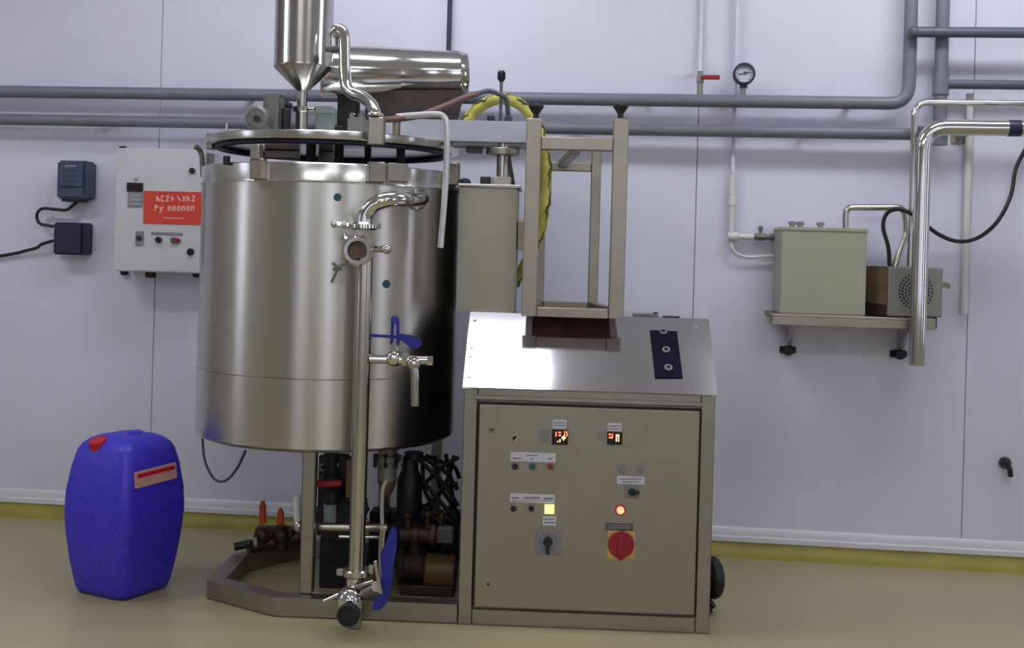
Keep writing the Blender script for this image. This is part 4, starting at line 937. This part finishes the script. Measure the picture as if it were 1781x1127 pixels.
b = B(); b.tube([(xv2 + r1, -.09, z147), (xe, -.09, z147)], r1 * .72, 14, 1); mk('pipe', b, 'pvc_dark', t)
# pressure gauge
t = thing('pressure_gauge', 'round dial pressure gauge on the upper wall pipe', 'gauge', W, W.p(1292, 160, -.09))
q = W.p(1294, 129, -.10); k = W.px(1, 1294, 129, -.10)
b = B(); b.ring(q + V(0, .02, 0), (0, -1, 0), 15.5 * k, 19.5 * k, .04, 32, .004); b.cyl(q + V(0, .02, 0), q + V(0, .01, 0), 17 * k, seg=24); mk('case', b, 'slate_dark', t)
b = B(); b.cyl(q + V(0, .0102, 0), q + V(0, -.006, 0), 15.6 * k, seg=28); mk('dial', b, 'gauge_face', t)
b = B(); b.bar(q + V(-9 * k, -.0075, -1 * k), q + V(9 * k, -.0075, 3 * k), 2 * k, .002, 0, up=(0, 1, 0)); b.cyl(q + V(2 * k, -.0065, 1.5 * k), q + V(2 * k, -.0095, 1.5 * k), 3 * k, seg=10); mk('needle', b, 'print_dark', t)
b = B()
for i in range(11):
    a = math.radians(225 - 27 * i); e = V(math.cos(a), 0, math.sin(a)); b.bar(q + e * 11.5 * k + V(0, -.0066, 0), q + e * 14 * k + V(0, -.0066, 0), 1.2 * k, .001, 0, up=(0, 1, 0))
mk('scale_marks', b, 'print_dark', t)
b = B(); b.cyl((q.x, -.09, zA + r1 * .9), (q.x, -.09, q.z - 18 * k), 4.6 * k, seg=12); mk('stem', b, 'pump_grey', t)
b = B(); b.cyl((q.x, -.09, q.z - 24 * k), (q.x, -.09, q.z - 17 * k), 7.5 * k, seg=6); mk('nut', b, 'slate_dark', t)
# stop valve with red tag
t = thing('stop_valve', 'slim grey stop valve with red handle left of the gauge', 'valve', W, W.p(1217, 163, -.09))
q0, q1 = W.p(1217, 165, -.09), W.p(1220, 124, -.09); x_ = q0.x
b = B(); b.cyl((x_, -.09, zA + r1 * .9), (x_, -.09, q1.z), .0125, seg=12); b.cyl((x_, -.09, q1.z - .05), (x_, -.09, q1.z - .02), .018, seg=6); mk('body', b, 'pump_grey', t)
p = W.p(1228, 135, -.10); p2 = W.p(1252, 135, -.10); b = B(); b.box((x_ + .01, -.115, p.z - .010), (p2.x, -.105, p.z + .010), .003); b.cyl((x_, -.09, p.z), (x_ + .012, -.112, p.z), .006, seg=8); mk('handle', b, 'valve_red', t)
b = B(); b.tube([(x_, -.09, q1.z - .004), (x_ + .0, -.06, q1.z + .05), (x_, -.02, q1.z + .10), (x_, -.02, CEIL - .02)], .0085, 10, 4); mk('riser', b, 'wall_paint', t)
# wall conduit behind the drive cylinder
x_ = W.p(781, 60, -.03).x; zc_ = W.p(781, 110, -.03).z
b = B(); b.tube([(x_, -.03, zc_ - .15), (x_, -.03, CEIL - .02)], .011, 10, 1); tag(mk('wall_conduit', b, 'slate_dark', None, W, (x_, -.03, zc_ - .15)), 'thin dark upright conduit above the horizontal steel cylinder', 'conduit')
# white water line
t = thing('water_line', 'thin white upright pipe feeding the beige box through a small valve', 'pipe', W, W.p(1270, 410, -.05))
xw = W.p(1277, 200, -.03).x; q = W.p(1270, 411, -.15); 
b = B(); b.tube([(xw, -.03, CEIL - .02), (xw, -.03, W.p(1273, 300, -.03).z)], .0095, 10, 1); mk('upper_pipe', b, 'wall_paint', t)
zj = W.p(1271, 350, -.03).z
b = B(); b.tube(elbow_path((xw, -.03, W.p(1273, 305, -.03).z), (xw, -.03, W.p(1270, 411, -.03).z), (xw + .10, -.03, W.p(1270, 411, -.03).z), .02), .014, 12, 1); mk('lower_pipe', b, 'pvc_white', t)
b = B(); b.cyl((xw, -.03, zj - .02), (xw, -.03, zj + .02), .019, seg=12, bev=.002); zq_ = W.p(1270, 411, -.03).z; b.cyl((xw - .014, -.03, zq_), (xw + .03, -.03, zq_), .02, seg=12, bev=.002); mk('coupling', b, 'pvc_white', t)
xb = W.p(1354, 410, -.03).x + .012
b = B(); b.cyl((xw + .09, -.03, zq_), (xb, -.03, zq_), .0115, seg=10); b.cyl((xw + .105, -.03, zq_), (xw + .15, -.03, zq_), .018, seg=6); b.cyl((xw + .17, -.03, zq_), (xw + .19, -.03, zq_), .017, seg=6); b.cyl((xw + .128, -.03, zq_), (xw + .128, -.03, zq_ + .04), .007, seg=8); b.ball((xw + .128, -.03, zq_ + .04), .011, 10); mk('tap', b, 'cast_grey', t)
pts = [W.p(1270, 420, -.03), W.p(1278, 438, -.03), W.p(1298, 447, -.03), W.p(1330, 446, -.03), W.p(1360, 445, -.03)]
b = B(); b.tube(pts, .007, 8, 5); mk('bypass_hose', b, 'pvc_white', t)

# ================================================================== wall shelf with beige box and pump
sf = -.30
zsh = W.p(1420, 548, sf).z
sx0, sx1 = W.p(1343, 552, sf).x, W.p(1628, 552, sf).x
sh = thing('wall_shelf', 'steel wall shelf on two brackets carrying the beige box', 'shelf', W, ((sx0 + sx1) / 2, 0, zsh - .1))
b = B(); b.box((sx0, sf, zsh - .012), (sx1, 0, zsh), .002); b.box((sx0, sf, zsh - .045), (sx1, sf + .005, zsh - .012), .001); mk('plate', b, 'steel_frame', sh)
for x in (1372, 1566):
    q = W.p(x, 590, -.04)
    b = B(); b.prism([(q.x - .008, -.01, zsh - .012), (q.x - .008, sf + .02, zsh - .012), (q.x - .008, sf + .02, zsh - .03), (q.x - .008, -.03, zsh - .16), (q.x - .008, -.01, zsh - .16)], (.016, 0, 0)); mk('bracket', b, 'aluminium', sh)
    b = B(); b.cyl((q.x, -.055, zsh - .17), (q.x, 0, zsh - .17), .022, seg=14, bev=.004); b.box((q.x - .035, -.02, zsh - .185), (q.x + .035, 0, zsh - .155), .004); mk('wall_fixing', b, 'motor_dark', sh)
bb_ = thing('beige_box', 'plain beige metal box standing on the wall shelf', 'box', W, (W.p(1430, 540, -.26).x, -.14, zsh))
a, c = bx(W, 1357, 1507, 397, 544, -.27, -.005); b = B(); b.box((a[0], -.27, zsh), (c[0], -.015, c[2]), .005, 2); mk('casing', b, 'beige_box', bb_)
b = B(); b.box((a[0] - .003, -.274, c[2] - .012), (c[0] + .003, -.012, c[2] + .003), .002); mk('cover', b, 'beige_box', bb_)
for x in (1378, 1392, 1427):
    q = W.p(x, 390, -.15); b = B(); b.cyl((q.x, -.15, c[2] + .003), (q.x, -.15, c[2] + .03), .012, seg=8, bev=.002); b.cyl((q.x - .016, -.15, c[2] + .022), (q.x + .016, -.15, c[2] + .022), .007, seg=8); mk('fitting', b, 'label_grey', bb_)
# pump unit, turned a little
pq = W.p(1546, 548, -.30)
yaw = math.radians(28)
pw_ = W.world(V(pq.x, -.285, zsh)); PF = Frame(pw_.x, pw_.y, W.a + math.radians(14))
pu = thing('shelf_pump', 'grey vented pump housing with brown side beside the beige box', 'pump', PF, (0, 0, zsh))
hpx = W.px(92, 1600, 500, -.285); wpx = W.px(104, 1600, 500, -.285)
b = B(); b.box((0, 0, zsh + .004), (wpx, .016, zsh + hpx), .004); fp = mk('vented_front', b, 'pump_grey', pu)
b = B(); b.box((-.0, .016, zsh + .004), (wpx - .004, .20, zsh + hpx), .004); mk('casing', b, 'pump_grey', pu)
b = B()
b.prism([(-.004, .012, zsh + .05), (-.004, .012, zsh + hpx), (-.052, .10, zsh + hpx - .002), (-.052, .10, zsh + .05)], (.002, .02, 0)); mk('side_cover', b, 'pump_brown', pu)
b = B(); b.prism([(-.004, .012, zsh + .004), (-.004, .012, zsh + .05), (-.056, .105, zsh + .06), (-.056, .105, zsh + .004)], (.002, .02, 0)); mk('side_base', b, 'rust', pu)
for j, nn in enumerate((14, 20, 26, 30)):
    for i in range(nn):
        a_ = 2 * math.pi * i / nn + .12 * j; rr_ = .030 + .014 * j; c_ = V(.118 + rr_ * math.cos(a_), -.0012, zsh + hpx * .52 + rr_ * math.sin(a_))
        b = B(); b.box(c_ + V(-.0034, 0, -.0044), c_ + V(.0034, .003, .0044)); mk('vent_slot', b, 'black_plastic', fp)
b = B(); b.tube([(wpx - .01, .05, zsh + hpx * .66), (wpx + .035, .05, zsh + hpx * .66), (wpx + .055, .05, zsh + hpx * .63)], .012, 10, 4); mk('outlet', b, 'chrome_soft', pu)
b = B(); b.box((wpx - .07, .0, zsh - .045), (wpx - .02, .04, zsh + .004), .004); mk('rubber_foot', b, 'black_rubber', pu)
# copper-like tube from the box to the pump
pts = [V(W.p(1471, 393, -.15).x, -.15, c[2] + .002), W.p(1471, 372, -.15), W.p(1474, 364, -.15), W.p(1484, 361, -.15), W.p(1520, 361, -.15), W.p(1558, 361, -.15), W.p(1569, 364, -.15), W.p(1574, 374, -.15), W.p(1575, 410, -.15)]
ptop = PF.world(V(.07, .1, zsh + hpx)); pe = W.loc(ptop); pts.append(V(pe.x, pe.y, pe.z - .002))
b = B(); b.tube(pts, W.px(5.5, 1500, 361, -.15), 12, 5); tag(mk('bent_tube', b, 'chrome_soft', None, W, pts[0]), 'bent steel tube linking the beige box to the vented pump', 'tube')
pe2 = W.loc(PF.world(V(.03, .06, zsh + hpx)))
pts = [pe2 + V(0, 0, -.002), W.p(1545, 430, -.23), W.p(1536, 395, -.22), W.p(1542, 372, -.22), W.p(1560, 364, -.25), W.p(1582, 370, -.27), W.p(1605, 387, -.27), W.p(1635, 409, -.23), W.p(1668, 420, -.18), W.p(1702, 413, -.15), W.p(1735, 385, -.12), W.p(1758, 340, -.08), W.p(1768, 290, -.05), W.p(1795, 240, -.03)]
b = B(); b.tube(pts, .0085, 8, 6); tag(mk('pump_cable', b, 'black_rubber', None, W, pts[0]), 'black cable sagging from the vented pump to the right edge', 'cable')
# chrome product pipe
cd_ = -.36; rc_ = W.px(14.5, 1600, 400, cd_)
zt2 = W.p(1700, 222, cd_).z; xcp = W.p(1600, 450, cd_).x; zlow_ = W.p(1592, 634, cd_).z; xend = W.p(1850, 220, cd_).x
t = thing('product_pipe', 'thick polished pipe bending down from the right edge, open below', 'pipe', W, (xcp, cd_, zlow_))
pp = elbow_path((xend, cd_, zt2), (xcp, cd_, zt2), (xcp, cd_, zlow_), .10, 12)
b = B(); b.tube(pp, rc_, 24, 1); mk('pipe', b, 'chrome', t)
b = B(); b.ring((xcp, cd_, zlow_ - .003), (0, 0, 1), rc_ * .8, rc_ * 1.02, .01, 24, .001); mk('open_rim', b, 'chrome', t)
q = W.p(1752, 218, cd_); b = B(); b.ring((q.x, cd_, zt2), (1, 0, 0), rc_ * .99, rc_ * 1.03, .05, 24, .0005); lab(mk('tape_band', b, 'navy_plastic', t), 'dark blue tape band round the pipe')
b = B(); q = W.p(1690, 200, -.2); b.bar((q.x, cd_, zt2), (q.x, 0, zt2 + .0), .02, .02, .003); b.box((q.x - .03, -.008, zt2 - .03), (q.x + .03, 0, zt2 + .03), .002); mk('wall_bracket', b, 'steel_frame', t)
td = -.20; zt3 = W.p(1690, 179, td).z; xt3 = W.p(1587, 320, td).x - .01; zb3 = W.p(1585, 458, td).z
pg = W.loc(PF.world(V(.12, .1, zsh + hpx)))
t = thing('steam_tube', 'thin steel tube bending down behind the thick polished pipe', 'tube', W, (xt3, td, zb3))
b = B(); b.tube(elbow_path((W.p(1830, 180, td).x, td, zt3), (xt3 + .01, td, zt3), (xt3 + .01, td, pg.z - .002), .06), W.px(6, 1600, 300, td), 12, 1); mk('tube', b, 'chrome', t)
# white drain line on the right
xw2 = W.p(1682, 350, -.03).x; b = B(); b.tube([(xw2, -.03, W.p(1672, 545, -.03).z), (xw2, -.03, W.p(1690, 163, -.03).z)], W.px(7, 1680, 350, -.03), 12, 1)
tag(mk('drain_line', b, 'pvc_white', None, W, (xw2, -.03, W.p(1672, 545, -.03).z)), 'white upright pipe on the wall right of the polished pipe', 'pipe')
# dark plug by the right edge
t = thing('wall_plug', 'small black plug low on the wall at the right edge', 'plug', W, W.p(1750, 812, 0))
q = W.p(1750, 806, -.02); b = B(); b.rev((q.x, 0, q.z), (0, -1, 0), [(0, 0), (.026, 0), (.026, .012), (.018, .03), (.010, .045), (0, .045)], 14); mk('socket', b, 'black_plastic', t)
b = B(); b.tube([(q.x, -.04, q.z), (q.x + .006, -.05, q.z - .02), (q.x + .012, -.045, q.z - .05)], .011, 8, 4); mk('plug_end', b, 'black_rubber', t)
